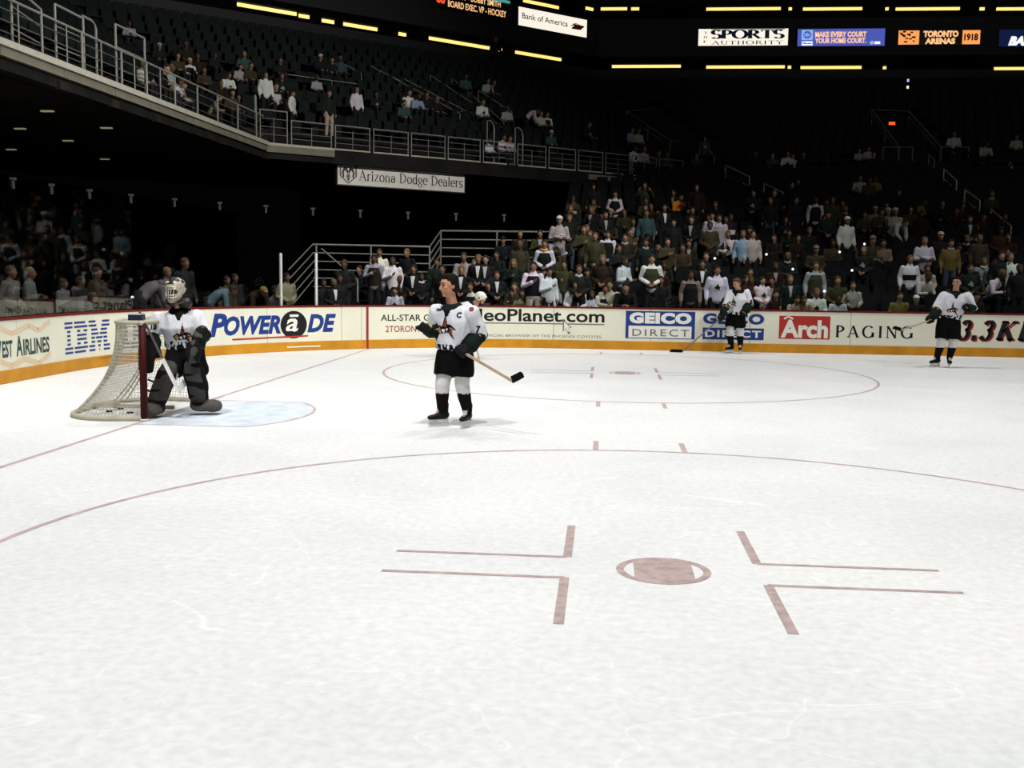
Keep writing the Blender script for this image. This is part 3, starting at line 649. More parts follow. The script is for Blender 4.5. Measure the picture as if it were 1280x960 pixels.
def d_court(f):
    f.polys(text_polys('MAKE EVERY COURT', .05), .20, .79, .52, .84, 1); f.polys(text_polys('YOUR HOME COURT.', .05), .20, .79, .16, .47, 1)
    f.rect(.045, .175, .36, .94, 2); f.disc(.11, .66, .048, .22, 0, 2); f.polys(text_polys('NBA', .03), .075, .145, .56, .76, 2, 3); f.rect(.05, .175, .04, .28, 3); f.line([(.06, .2), (.11, .13), (.165, .17)], .05, 0, 2)
    f.disc(.855, .18, .024, .11, 2); f.rect(.885, .95, .10, .25, 3)
sign('blue_screen', ((997, 36), (1106, 36), (1106, 57.5), (997, 57.5)), lambda x, y: fac_right(x, y, 11.3), 'blue video screen with two lines of orange lettering', 'screen', GB, [GB, GPE, GLB, GWW], d_court)
def d_tor(f):
    f.rect(.0, .255, .0, 1, 0); random.seed(3)
    for i in range(16): u = random.uniform(.01, .2); v = random.uniform(.12, .88); f.rect(u, u + random.uniform(.02, .05), v, v + .1, 1, 2)
    f.polys(text_polys('TORONTO', .06), .305, .735, .52, .98, 2); f.polys(text_polys('ARENAS', .06), .33, .70, .02, .45, 2)
    f.rect(.785, 1, 0, 1, 0); f.polys(text_polys('1918', .05), .805, .975, .24, .76, 1, 2)
sign('orange_screen', ((1123, 38), (1225, 38), (1225, 55.5), (1123, 55.5)), lambda x, y: fac_right(x, y, 11.3), 'black screen with glowing orange lettering and year', 'screen', GK, [GO, mat('led_off', (.06, .012, .004), .5, var=0), GOY], d_tor)
def d_ba(f):
    f.polys(text_polys('BANK ONE', .07, .3), .12, .95, .05, .62, 0)
sign('dark_blue_screen', ((1249, 37), (1345, 37), (1345, 58), (1249, 58)), lambda x, y: fac_right(x, y, 11.3), 'dark blue screen with slanted white letters, cut by the frame', 'screen', GDB, [GWW], d_ba)
def d_led(f):
    f.polys(text_polys('NO. 11 - BOBBY SMITH', .02), .20, .90, .40, .60, 1, 2); f.polys(text_polys('BOARD EXEC. VP - HOCKEY', .02), .16, .985, .10, .31, 1, 2)
    f.polys(text_polys('00', .06), .0, .12, .16, .42, 0, 2)
sign('red_lettered_screen', ((545, -30), (634, -12), (634, 27), (545, 9)), fac_diag, 'black scoreboard screen with glowing red and orange lettering', 'screen', GK, [GR, GOY], d_led)
TEALG = glow('screen_teal', (.15, .8, .75), .35)
b = MB(); p, q = fac_diag(608, -3, 11.2), fac_diag(637, 3, 11.2); b.bar(p, q, .1, .12); o = b.build('teal_screen_edge', TEALG); tag(o, 'thin teal lit strip over the red lettered screen', 'light')
# hanging sign below the deck edge
DIM = mat('hanging_sign_white', (.78, .76, .70), .6)
def d_dodge(f):
    f.polys(serif_polys('Arizona Dodge Dealers', .12, .045, 0, .05, .2), .155, .985, .10, .72, 3)
    c = [(.02, .9), (.135, .9), (.135, .4), (.0775, .06), (.02, .4)]; f.line(c + c[:1], .012, 4)
    for s_ in (-1, 1):
        u = .0775
        f.poly([(u, .62), (u + s_ * .012, .8), (u + s_ * .034, .8), (u + s_ * .046, .55), (u + s_ * .04, .3), (u + s_ * .03, .36), (u + s_ * .034, .55), (u + s_ * .026, .66), (u + s_ * .016, .64), (u + s_ * .006, .46)], 3, 1)
        f.poly([(u, .5), (u + s_ * .014, .44), (u + s_ * .008, .22), (u, .14)], 4, 1)
dg = sign('hanging_sign', ((422, 202), (580.5, 216), (580.5, 242), (422, 228.5)), lambda x, y: diag(x, y, .25), 'white sign with black roman lettering and ram head emblem hanging under the deck', 'sign', DIM, [INK, BLU, MRED, mat('sign_maroon_black', (.05, .02, .025), .5, var=0), PGR], d_dodge)
# ---- lamps under the deck, exit lights, points of light
UL = glow('under_deck_lamp', (1, .9, .5), .16)
for (px, py, lbn) in ((25, 161, 'second from the frame edge, upper'), (133, 160, 'farthest right of the row'), (85, 176, 'below and between the others'), (14, 187, 'lowest, at the frame edge'), (59, 139, 'highest and dimmest'), (131, 199, 'tiny, right of the lowest')):
    p = on_plane(px, py, (0, 0, 1), 5.62); r = MB(); r.box(p, (.30, .12, .03)); o = r.build('ceiling_lamp', UL); tag(o, 'dim flush lamp under the dark deck, ' + lbn, 'light')
tierN = V3((0, -URISE / TR, 1)); tierC = DZ + .1 - URISE / TR * (CR + WALK)
def tier(px, py, h): return on_plane(px, py, tierN, tierC + h)
def tier_d(px, py, h):
    n = V3((-ND.x * URISE / TR, -ND.y * URISE / TR, 1)); return on_plane(px, py, n, DZ + .1 - URISE / TR * (CD + WALK) + h)
for fn, px, py, lb_ in ((tier, 1115, 154.5, 'small red exit light in the right stairway portal'), (tier_d, 805, 149, 'small red exit light in the portal near the deck end')):
    p = fn(px, py, .55); b = MB(); b.box(p, (.3, .06, .16)); o = b.build('exit_light', glow('exit_red', (1, .10, .02), 1.2)); tag(o, lb_, 'light')
for px, py, h, lb_, e in ((1135.5, 100.5, .8, 'small blue point of light high in the dark right stand', 'point_blue'), (1135.5, 109, .8, 'small white point of light under the blue one', 'point_white')):
    p = tier(px, py, h); b = MB(); b.box(p, (.26, .05, .14)); o = b.build('signal_lamp', glow(e, (.4, .6, 1) if e == 'point_blue' else (1, 1, .9), 1.0)); tag(o, lb_, 'light')
LOWN = V3((0, -RISE / ROW, 1)); LOWC = .35 - RISE / ROW * R0
def low(px, py, h): return on_plane(px, py, LOWN, LOWC + h)
PT = glow('point_glow', (.92, 1, .95), 1.0)
pts_l = ((1080.5, 305, 'topmost'), (1049.5, 315, 'leftmost of the four'), (1077.5, 326, 'third down'), (1065, 338, 'lowest of the four'), (991, 336.5, 'alone, above the red square'), (893.5, 323, 'left of the blue shirted man'), (958, 318, 'right of the blue shirted man'), (1030.5, 364, 'beside the front-row white jersey'))
for px, py, lb_ in pts_l:
    p = low(px, py, 1.0); b = MB(); b.ball(p, .036, n=8); o = b.build('point_of_light', PT, smooth=True); tag(o, 'tiny white point of light among dark seats, ' + lb_, 'light', 'points of light in the lower stand')
# ---- rails of the risers behind the left corner
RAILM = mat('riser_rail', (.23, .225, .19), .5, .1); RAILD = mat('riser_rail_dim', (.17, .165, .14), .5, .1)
def riser_rail(p0, p1, Y, drop, nrail, label, posts, m_=RAILM):
    a, c = on_plane(*p0, (0, 1, 0), Y), on_plane(*p1, (0, 1, 0), Y); r = empty('riser_railing', (a.x, Y, a.z - drop)); tag(r, label, 'railing')
    for i in range(nrail):
        z = -drop * i / nrail * .92; b = MB(); pipe(b, [a + V3((0, 0, z)), c + V3((0, 0, z))], .03 if i == 0 else .02); up(b.build('top_rail' if i == 0 else 'mid_rail', m_ if i == 0 else (RAILM if i < nrail - 1 else RAILD), r), r)
    for t in posts: q = a.lerp(c, t); b = MB(); pipe(b, [q, q - V3((0, 0, drop))], .026); up(b.build('post', m_, r), r)
    return a, c, r
a1, c1, _ = riser_rail((391, 305.5), (537, 308.5), R0 + ROW * 4 - .1, 1.6, 6, 'pale metal railing of six bars at the back of the lower riser', (.03, .5, 1))
a2, c2, _ = riser_rail((551, 288.5), (692, 290), R0 + ROW * 7 - .1, 1.45, 5, 'pale metal railing of five bars at the back of the higher riser', (0, .5, 1))
r = empty('riser_railing', c1); tag(r, 'railing running back between the lower and higher risers', 'railing')
for i in range(5): z = V3((0, 0, -.24 * i)); b = MB(); pipe(b, [c1 + z, a2 + z], .022); up(b.build('bar', RAILD, r), r)
p = on_plane(391, 305.5, (0, 1, 0), a1.y); q = on_plane(392, 342, (0, 1, 0), 13.7)
r = empty('riser_railing', p); tag(r, 'sloping railing down the left end of the lower riser', 'railing')
for i in range(5): z = V3((0, 0, -.26 * i)); b = MB(); pipe(b, [p + z, V3((p.x + .2, 13.8, p.z - .75)) + z], .018); up(b.build('bar', RAILD, r), r)
b = MB(); e0, e1 = on_plane(402, 311, (0, 1, 0), 16.6), on_plane(447, 350, (0, 1, 0), 14.6); pipe(b, [e0, e1, e1 - V3((0, 0, .6))], .024); tag(b.build('stair_rail', RAILM), 'slanting stair handrail in front of the lower riser railing', 'railing')
b = MB()
# ---- aisle handrails of the lower stand, rails of the portals
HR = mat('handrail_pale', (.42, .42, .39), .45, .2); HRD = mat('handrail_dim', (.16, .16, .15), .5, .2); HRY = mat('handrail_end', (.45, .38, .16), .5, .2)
def handrail(p, q, fn, h, lb_, m_=HR, lower=True):
    a, c = fn(*p, h), fn(*q, h); r = empty('handrail', a - V3((0, 0, h))); tag(r, lb_, 'handrail', 'aisle handrails')
    def bp(n_, pts, rr): b = MB(); pipe(b, pts, rr); up(b.build(n_, m_, r), r)
    bp('top_rail', [a, c], .026); bp('post', [a, a - V3((0, 0, h))], .024); bp('post', [c, c - V3((0, 0, h + .1))], .024)
    if lower: bp('mid_rail', [a - V3((0, 0, h * .42)), c - V3((0, 0, h * .42))], .02)
handrail((907, 207), (937, 221), low, .95, 'aisle handrail highest on the left aisle, with a pale end post')
handrail((955, 229.5), (979, 241), low, .8, 'aisle handrail lower on the left aisle beside a dark standing person')
handrail((1180, 211), (1196, 226), low, .95, 'aisle handrail highest on the right aisle')
handrail((1206, 237), (1225, 251), low, .9, 'second aisle handrail down the right aisle')
handrail((1239, 262), (1264, 283), low, .8, 'lowest pale handrail of the right aisle')
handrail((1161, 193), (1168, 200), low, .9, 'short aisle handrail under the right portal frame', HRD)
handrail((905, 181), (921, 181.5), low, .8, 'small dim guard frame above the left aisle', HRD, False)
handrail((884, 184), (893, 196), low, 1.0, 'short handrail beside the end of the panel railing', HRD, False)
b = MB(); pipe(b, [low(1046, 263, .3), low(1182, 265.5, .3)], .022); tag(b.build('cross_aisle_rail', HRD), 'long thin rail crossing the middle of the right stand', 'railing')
def portal(fn, UL_, UR, LR, LL, fr1, fr2, label, h=.95):
    r = empty('portal_railing', fn(*LL, 0)); tag(r, label, 'railing')
    def bp(n_, pts, rr, m_=HRD): b = MB(); pipe(b, pts, rr); up(b.build(n_, m_, r), r)
    for (u, l_) in ((UL_, LL), (UR, LR)):
        a, c = fn(*u, h), fn(*l_, h)
        bp('top_rail', [a, c], .03); bp('mid_rail', [a - V3((0, 0, .28)), c - V3((0, 0, .28))], .022); bp('post', [a, a - V3((0, 0, h))], .024); bp('post', [c, c - V3((0, 0, h + .5))], .028)
        mid = (a + c) / 2; bp('post', [mid, mid - V3((0, 0, h))], .022)
    bp('top_rail', [fn(*UL_, h), fn(*UR, h)], .024)
    for f0, f1 in (fr1, fr2):
        if f0 is None: continue
        a, c = fn(*f0, h), fn(*f1, h); bp('front_rail', [a, c], .026, HRD); bp('post', [a, a - V3((0, 0, 1.0))], .024); bp('post', [c, c - V3((0, 0, 1.1))], .026)
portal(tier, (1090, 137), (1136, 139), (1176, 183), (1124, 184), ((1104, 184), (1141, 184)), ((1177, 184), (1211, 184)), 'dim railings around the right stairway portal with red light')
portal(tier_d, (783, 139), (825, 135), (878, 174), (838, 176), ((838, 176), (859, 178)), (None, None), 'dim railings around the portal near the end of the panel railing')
def stair_rails(lines, label, fn=tier_d, h=.95, m_=GREYP):
    r = empty('stair_railing', fn(*lines[0][0], 0)); tag(r, label, 'railing')
    for p, q in lines:
        a, c = fn(*p, h), fn(*q, h)
        def bp(n_, pts, rr): b = MB(); pipe(b, pts, rr); up(b.build(n_, m_, r), r)
        bp('top_rail', [a, c], .024); bp('mid_rail', [a - V3((0, 0, .3)), c - V3((0, 0, .3))], .016)
        for t in (0, .33, .66, 1): k_ = a.lerp(c, t); bp('post', [k_, k_ - V3((0, 0, h))], .02)
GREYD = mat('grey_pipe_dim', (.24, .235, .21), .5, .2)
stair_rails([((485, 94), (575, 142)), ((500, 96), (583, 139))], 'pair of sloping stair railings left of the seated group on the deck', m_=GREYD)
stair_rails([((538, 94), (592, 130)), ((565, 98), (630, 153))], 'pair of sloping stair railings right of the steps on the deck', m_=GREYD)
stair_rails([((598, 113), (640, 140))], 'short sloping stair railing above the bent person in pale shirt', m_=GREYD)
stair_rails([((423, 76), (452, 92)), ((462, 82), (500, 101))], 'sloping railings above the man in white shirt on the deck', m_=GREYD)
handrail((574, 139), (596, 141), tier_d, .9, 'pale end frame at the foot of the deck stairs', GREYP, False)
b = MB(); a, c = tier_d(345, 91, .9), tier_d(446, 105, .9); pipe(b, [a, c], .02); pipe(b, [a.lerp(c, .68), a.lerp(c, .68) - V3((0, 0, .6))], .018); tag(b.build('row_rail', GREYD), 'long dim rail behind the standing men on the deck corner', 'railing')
b = MB(); a, c = tier_d(296, 104, .7), tier_d(320, 107, .7); pipe(b, [a, c], .03); tag(b.build('row_rail', FTOP), 'short pale rail right of the seated crowd on the deck', 'railing')
for px0, lb_ in ((509.5, 'left'), (612, 'right')):
    pass
def hoop_rail(px, py0, py1, w_, lb_):
    a = diag(px, py0, .9); z0 = DZ + .05; r = empty('hoop_rail', (a.x, a.y, z0)); tag(r, lb_, 'railing')
    e = DT * w_; pts = [a, a + V3((0, 0, .03)) + e * .4, a + e * .85 - V3((0, 0, .08)), a + e - V3((0, 0, .3))]
    b = MB(); pipe(b, [V3((a.x, a.y, z0))] + pts + [V3((a.x + e.x, a.y + e.y, z0))], .028); up(b.build('curved_rail', GREYP, r), r)
hoop_rail(609, 151, 185, .35, 'pale curved hoop rail at the deck edge, left of the taller post')
hoop_rail(644, 160, 200, .4, 'pale curved hoop rail beside the bent person in pale shirt')

# ================================================================== players
SKIN = mat('skin_light', (.52, .25, .14), .55, var=.1, scale=20); SKIN2 = mat('skin_tan', (.42, .23, .14), .6, var=.1, scale=20)
HAIRD = mat('hair_dark', (.010, .007, .005), .8, spec=.08, var=.3, scale=60, bump=.4); HAIRB = mat('hair_brown', (.07, .035, .018), .7, var=.3, scale=60, bump=.4)
JW = mat('jersey_white', (.66, .675, .72), .75, var=.05, scale=14, bump=.2); JG = mat('jersey_dark_green', (.005, .013, .010), .8, spec=.08, var=.2); JK = mat('jersey_black', (.006, .006, .007), .8, spec=.08, var=.2); JT = mat('jersey_tan', (.42, .24, .09), .75); JR = mat('jersey_brick', (.20, .035, .02), .75)
PANT = mat('pants_black', (.0035, .0035, .004), .8, spec=.08, var=.2, scale=12, bump=.2); SOCKW = mat('sock_white', (.68, .67, .66), .8, var=.05, scale=40, bump=.3); SOCKK = mat('sock_black', (.007, .0055, .0055), .85, spec=.06, var=.15)
GLOVEM = mat('glove_black', (.006, .006, .006), .7, spec=.12, var=.3, scale=20); BOOT = mat('boot_black', (.006, .006, .006), .5, spec=.15, var=.2); HOLD = mat('holder_white', (.66, .66, .62), .4); BLADE = mat('steel_blade', (.55, .56, .58), .25, .9); LACE = mat('lace_grey', (.45, .46, .47), .8)
SHAFT = mat('stick_wood', (.44, .35, .22), .5, var=.2, scale=15); TAPE = mat('tape_black', (.006, .006, .006), .85, spec=.06, var=.2); TAPEW = mat('tape_white', (.75, .74, .72), .8); EYEW = mat('eye_white', (.22, .19, .17), .4, var=0); EYED = mat('eye_dark', (.03, .02, .02), .3, var=0); LIP = mat('lip', (.30, .11, .09), .6, var=0); BROWM = mat('brow', (.04, .025, .018), .8, var=0)
def frame3(fwd, upv=(0, 0, 1)):
    f_ = V3(fwd).normalized(); u = V3(upv); s_ = f_.cross(u).normalized(); u = s_.cross(f_).normalized()
    M = Matrix((s_, f_, u)).transposed(); return M, s_, f_, u           # local x = side, y = forward, z = up
def head_prims(b, c, fwd, k=1.0, upv=(0, 0, 1)):
    M, s_, f_, u = frame3(fwd, upv); c = V3(c); P = lambda x, y, z: c + (s_ * x + f_ * y + u * z) * k
    R = lambda *r: tuple(q * k for q in r)
    b.ball(P(0, -.012, .03), R(.077, .098, .086), M, 16); b.ball(P(0, .02, -.045), R(.06, .068, .072), M, 14); b.ball(P(0, .062, -.098), R(.028, .024, .02), M)
    b.tube([P(0, .082, .018), P(0, .097, -.005), P(0, .106, -.026)], [.010 * k, .013 * k, .017 * k], 8)
    b.ball(P(0, .072, .036), R(.05, .02, .012), M)
    for q in (-1, 1):
        b.ball(P(q * .076, -.012, -.008), R(.011, .024, .033), M); b.ball(P(q * .042, .062, -.02), R(.022, .02, .02), M)
    b.ball(P(0, .084, -.062), R(.024, .01, .009), M)
    return P, M, k
def head_extras(parent, P, M, k, hair_m, hair='short'):
    for q in (-1, 1):
        e = MB(); e.ball(P(q * .031, .076, .012), .0125 * k, n=8); eo = e.build('eye', EYEW, parent, True)
        e = MB(); e.ball(P(q * .031, .0855, .012), .006 * k, n=6); e.build('pupil', EYED, eo, True)
        e = MB(); e.bar(P(q * .012, .0935, .036), P(q * .05, .081, .037), .012 * k, .009 * k); e.build('eyebrow', BROWM, parent)
    e = MB(); e.ball(P(0, .092, -.062), (.023 * k, .006 * k, .0055 * k), M, 8); e.build('mouth', LIP, parent, True)
    if hair:
        h = MB(); h.ball(P(0, -.026, .055), (.082 * k, .094 * k, .079 * k), M, 16); h.ball(P(0, -.045, .0), (.08 * k, .075 * k, .085 * k), M, 14); h.ball(P(0, .028, .098), (.058 * k, .05 * k, .034 * k), M, 12)
        for q in (-1, 1): h.ball(P(q * .073, -.01, .015), (.012 * k, .02 * k, .045 * k), M, 8)
        me = blobs([(h, .009, 2, 1)])[0]; crease(me, .004, 45, 3, (1, 1, 1)); link('hair', me, hair_m, parent, True)
def grip_prims(b, G, axis, wrist, r=.016, fat=1.0):
    """hand closed round a shaft: four fingers curling round it, thumb, back of the hand"""
    G = V3(G); ax = V3(axis).normalized(); e1 = V3(wrist) - G; e1 = (e1 - ax * e1.dot(ax)).normalized(); e2 = ax.cross(e1)
    for i in range(4):
        a = (i - 1.5) * .03 * fat; rr = .037 * fat * (1, 1.05, 1.02, .92)[i]
        pts = [G + ax * a + (e1 * math.cos(t) + e2 * math.sin(t)) * rr for t in [math.radians(q) for q in (20, 75, 130, 185, 235)]]
        b.tube(pts, [r * fat, r * fat, r * .97 * fat, r * .92 * fat, r * .8 * fat], 8)
    b.tube([G + e1 * .05 * fat - ax * .045 * fat, G + e1 * .02 * fat - ax * .07 * fat - e2 * .03 * fat, G - e1 * .015 * fat - ax * .068 * fat - e2 * .034 * fat], [r * 1.1 * fat, r * fat, r * .85 * fat], 8)
    M = Matrix((ax, e1, e2)).transposed(); b.ball(G + e1 * .05 * fat, (.066 * fat, .034 * fat, .05 * fat), M)
    return e1
def seg_t(p, a, b):
    d = b - a; t = max(0, min(1, (p - a).dot(d) / d.length_squared)); return (p - (a + d * t)).length, t
def loft_path(b, pts, rads, side, n=14): b.tube(pts, rads, n, side=side)
def skate(name, ank, toe, parent, lean=0.0):
    """boot, white holder with steel runner, laces; ank is the ankle point"""
    d = V3((toe[0], toe[1], 0)).normalized(); sd = V3((d.y, -d.x, 0)); a = V3(ank); base = V3((a.x, a.y, a.z - .17)) 
    Q = lambda x, y, z: base + d * x + sd * y + V3((0, 0, z))
    b = MB(); b.tube([Q(-.055, 0, .125), Q(.03, 0, .115), Q(.11, 0, .105), Q(.165, 0, .10)], [(.042, .048), (.043, .045), (.045, .036), (.036, .028)], 12, side=sd)
    b.tube([Q(-.02, 0, .11), Q(-.03, 0, .19), Q(-.03, 0, .26)], [(.044, .058), (.045, .055), (.05, .058)], 12, side=sd)
    me = blobs([(b, .0085, 2, 1)])[0]; bo = link(name, me, BOOT, parent, True)
    h = MB()
    h.bar(Q(-.08, 0, .066), Q(.17, 0, .066), .05, .016); h.bar(Q(-.085, 0, .030), Q(.175, 0, .030), .014, .026)
    h.tube([Q(-.05, 0, .062), Q(-.052, 0, .03)], [(.016, .032), (.008, .036)], 8, side=sd); h.tube([Q(.105, 0, .062), Q(.107, 0, .03)], [(.016, .034), (.008, .04)], 8, side=sd)
    h.build('blade_holder', HOLD, bo)
    s_ = MB(); s_.bar(Q(-.095, 0, .012), Q(.165, 0, .012), .005, .018); s_.bar(Q(.165, 0, .012), Q(.188, 0, .024), .005, .018); s_.build('steel_runner', BLADE, bo)
    l_ = MB(); l_.tube([Q(.085, 0, .148), Q(.045, 0, .172), Q(.022, 0, .23), Q(.026, 0, .285)], [(.02, .008), (.026, .012), (.03, .014), (.034, .01)], 8, side=sd); l_.build('tongue', LACE, bo, True)
    l_ = MB()
    for i in range(5):
        t = i / 4; p = Q(.088 - .05 * t, 0, .152 + .075 * t); l_.bar(p - sd * .028, p + sd * .028, .008, .012)
    l_.build('laces', TAPEW, bo)
def hockey_stick(label, butt, heel, tip, blade_h=.075, shaft_w=.03, blade_m=None, shaft_m=None, up_=(0, 0, 1), paddle=None, group=None):
    butt, heel, tip = V3(butt), V3(heel), V3(tip); r = empty('hockey_stick', heel); tag(r, label, 'hockey stick', group)
    L = lambda p: p - heel
    b = MB(); b.bar(L(butt), L(heel), .022, shaft_w, up=(tip - heel)); b.build('shaft', shaft_m or SHAFT, r)
    d = (butt - heel).normalized()
    b = MB(); b.bar(L(butt) , L(butt) - d * .17, .027, shaft_w + .005, up=(tip - heel)); bt = b.build('butt_tape', TAPE, r)
    b = MB(); b.ball(L(butt), .022, n=8); b.build('end_knob', TAPEW, bt, True)
    if paddle: b = MB(); b.bar(V3((0, 0, 0)), d * paddle, .028, .085, up=(tip - heel)); b.build('paddle', TAPEW, r)
    # curved blade, a thin solid plate whose upper edge rises from the heel
    t_ = (tip - heel); side = t_.cross(d).normalized(); upb = (d - t_.normalized() * d.dot(t_.normalized())).normalized(); P = []; N = 8
    for i in range(N + 1):
        q = i / N; c = t_ * q + side * (.05 * q * q); hh = blade_h * (1 if q < .85 else 1 - (q - .85) * 3.2)
        P += [c + side * .006 - upb * blade_h * .35, c - side * .006 - upb * blade_h * .35, c - side * .006 + upb * (hh - blade_h * .35), c + side * .006 + upb * (hh - blade_h * .35)]
    F = [(4 * i + k, 4 * i + (k + 1) % 4, 4 * i + 4 + (k + 1) % 4, 4 * i + 4 + k) for i in range(N) for k in range(4)] + [(3, 2, 1, 0), tuple(4 * N + k for k in range(4))]
    b = MB(); b.add(P, F); b.build('blade', blade_m or TAPE, r)
    return r
def decal(target, polys_fn, origin, fwd, name, mats, parent, cell=.0085, w_=.2, h_=.2, out=.004, upv=(0, 0, 1)):
    """print lying on cloth: small cells dropped along -fwd onto the target mesh; polys_fn(u, v) in 0..1 gives a material index or None"""
    M, s_, f_, u = frame3(fwd, upv); s_ = -s_; origin = V3(origin)
    bv = BVHTree.FromPolygons([v.co.copy() for v in target.data.vertices], [tuple(p.vertices) for p in target.data.polygons])
    nx, ny = int(w_ / cell), int(h_ / cell); grid = {}
    def pt(i, j):
        if (i, j) not in grid:
            o = origin + f_ * .4 + s_ * ((i / nx - .5) * w_) + u * ((j / ny - .5) * h_); hit = bv.ray_cast(o, -f_)
            grid[(i, j)] = (hit[0] + f_ * out) if hit[0] is not None and hit[3] < .75 else None
        return grid[(i, j)]
    vs = []; fs = []; mi = []; idx = {}
    for i in range(nx):
        for j in range(ny):
            k = polys_fn((i + .5) / nx, (j + .5) / ny)
            if k is None: continue
            q = [(i, j), (i + 1, j), (i + 1, j + 1), (i, j + 1)]; P = [pt(*z) for z in q]
            if any(p is None for p in P): continue
            for z, p in zip(q, P):
                if z not in idx: idx[z] = len(vs); vs.append(p)
            fs.append(tuple(idx[z] for z in q)); mi.append(k)
    if fs: b = MB(); b.v = [tuple(v) for v in vs]; b.f = fs; b.mi = mi; b.build(name, mats, parent)
def inside(poly, u, v):
    c = False; n = len(poly)
    for i in range(n):
        x0, y0 = poly[i]; x1, y1 = poly[i - 1]
        if (y0 > v) != (y1 > v) and u < (x1 - x0) * (v - y0) / (y1 - y0) + x0: c = not c
    return c
CREST = [([(.38, .52), (.50, 1.0), (.60, .60), (.80, .58), (.98, .40), (.74, .40), (.90, .02), (.62, .30), (.44, .28), (.20, .24), (.02, .42), (.24, .56)], 1), ([(.42, .52), (.50, .86), (.57, .50)], 2), ([(.64, .36), (.86, .06), (.78, .40)], 2), ([(.72, .52), (.95, .41), (.70, .44)], 3), ([(.12, .42), (.24, .50), (.34, .36), (.22, .28)], 3), ([(.38, .44), (.50, .40), (.46, .30), (.36, .34)], 0), ([(.2, .34), (.3, .30), (.28, .25)], 0), ([(.52, .46), (.62, .44), (.56, .34)], 0)]
def crest(u, v):
    r = None
    for p, k in CREST:
        if inside(p, u, v): r = k
    return r
def glyph_fn(txt, bold=.03, slant=0.0, k=0):
    vs, fs, asp = text_polys(txt, bold, slant); tri = [[vs[i] for i in f] for f in fs]
    return (lambda u, v: k if any(inside(t, u, v) for t in tri) else None), asp
JM = [JW, JG, JK, JT, JR]
CRM = [JW, JK, JR, JT]
def make_player(label, loc, J, yaw=0.0, k=1.0, hair_m=HAIRD, skin=SKIN, helmet=None, hem=.95, seed=0.0, crest_at=None, extra=None, group=None, feet=None, glove_m=None, torso=(.25, .165), pants_z=.63, yoke=True, sleeve_cut=.05, gstick=None, goalie=False, leg_r=1.0, band=(.43, .16)):
    root = empty('hockey_player', loc); tag(root, label, 'person', group)
    J = {q: V3(p) for q, p in J.items()}; f_ = V3((math.sin(yaw), -math.cos(yaw), 0)); sd = V3((math.cos(yaw), math.sin(yaw), 0))
    # -- body: one continuous skin from head to feet
    b = MB(); P, M, kk = head_prims(b, J['H'], J['HF'], k)
    b.tube([J['N'] - V3((0, 0, .03)), J['N'] * .5 + J['H'] * .5, P(0, -.015, -.03)], [.07, .06, .058], 12)
    b.tube([J['P'], J['P'].lerp(J['C'], .5), J['C'], J['N']], [(.15, .11), (.145, .105), (.17, .115), (.07, .06)], 14, side=sd)
    for q in 'LR':
        b.tube([J['S' + q], J['E' + q], J['W' + q]], [.06, .045, .034], 10); e1 = grip_prims(b, J['G' + q], J['A' + q], J['W' + q], .011, .85); b.tube([J['W' + q], J['G' + q] + e1 * .04], [.034, .034], 8)
        hip = J['P'] + sd * (.09 if q == 'R' else -.09); b.tube([hip, J['K' + q], J['F' + q]], [.085, .058, .042], 12)
        t = V3(feet[q]).normalized(); fz = J['F' + q] - V3((0, 0, .05)); b.tube([fz - t * .03, fz + t * .12], [.035, .026], 8)
    # -- jersey
    j = MB(); nk = J['N'] + V3((0, 0, .0)); hemc = V3((J['P'].x, J['P'].y, 0)) + V3((0, 0, hem)); w_, d_ = torso
    ws = (J['SR'] - J['SL']).length / 2
    j.tube([hemc, hemc.lerp(J['C'], .45), J['C'], J['C'].lerp(nk, .62), nk], [(w_, d_ * 1.02), (w_ * .98, d_), (max(w_, ws), d_ * 1.08), (ws * .80, d_ * .86), (.085, .085)], 20, side=sd, cap=False)
    for q in 'LR':
        j.ball(J['S' + q], .108); tip = J['W' + q].lerp(J['E' + q], .12); j.tube([J['S' + q], J['E' + q], tip], [.107, .098, .088], 14)
    # -- trousers
    p = MB(); pel = J['P']
    p.tube([V3((pel.x, pel.y, hem + .06)), pel - V3((0, 0, .08)), pel - V3((0, 0, .14))], [(w_ * .86, d_ * .9), (w_ * .92, d_ * .95), (w_ * .8, d_ * .8)], 16, side=sd)
    ends = {}
    for q in 'LR':
        hip = pel + sd * (.11 if q == 'R' else -.11) - V3((0, 0, .06)); kn = J['K' + q]; t = (hip.z - pants_z) / max(.05, hip.z - kn.z); e = hip.lerp(kn, min(1.05, t)); p.tube([hip + V3((0, 0, .08)), hip.lerp(e, .5), e], [(.125, .14), (.138 * leg_r, .15 * leg_r), (.136 * leg_r, .142 * leg_r)], 16, cap=False, side=sd); ends[q] = e
    jobs = [(b, .011, 2, .7), (j, .013, 3, 1), (p, .014, 2, 1)]
    gl = {}
    for q in 'LR':
        g = MB(); e1 = grip_prims(g, J['G' + q], J['A' + q], J['W' + q], .018, 1.25); g.tube([J['G' + q] + e1 * .07, J['W' + q].lerp(J['E' + q], .22)], [.056, .074], 12); jobs.append((g, .0085, 2, 1))
        s_ = MB(); s_.tube([ends[q], J['K' + q], J['K' + q].lerp(J['F' + q], .45), J['F' + q] + V3((0, 0, .02))], [.098, .093, .083, .062], 14); jobs.append((s_, .012, 1, 1))
    ms = blobs(jobs)
    body = link('body', ms[0], skin, root, True)
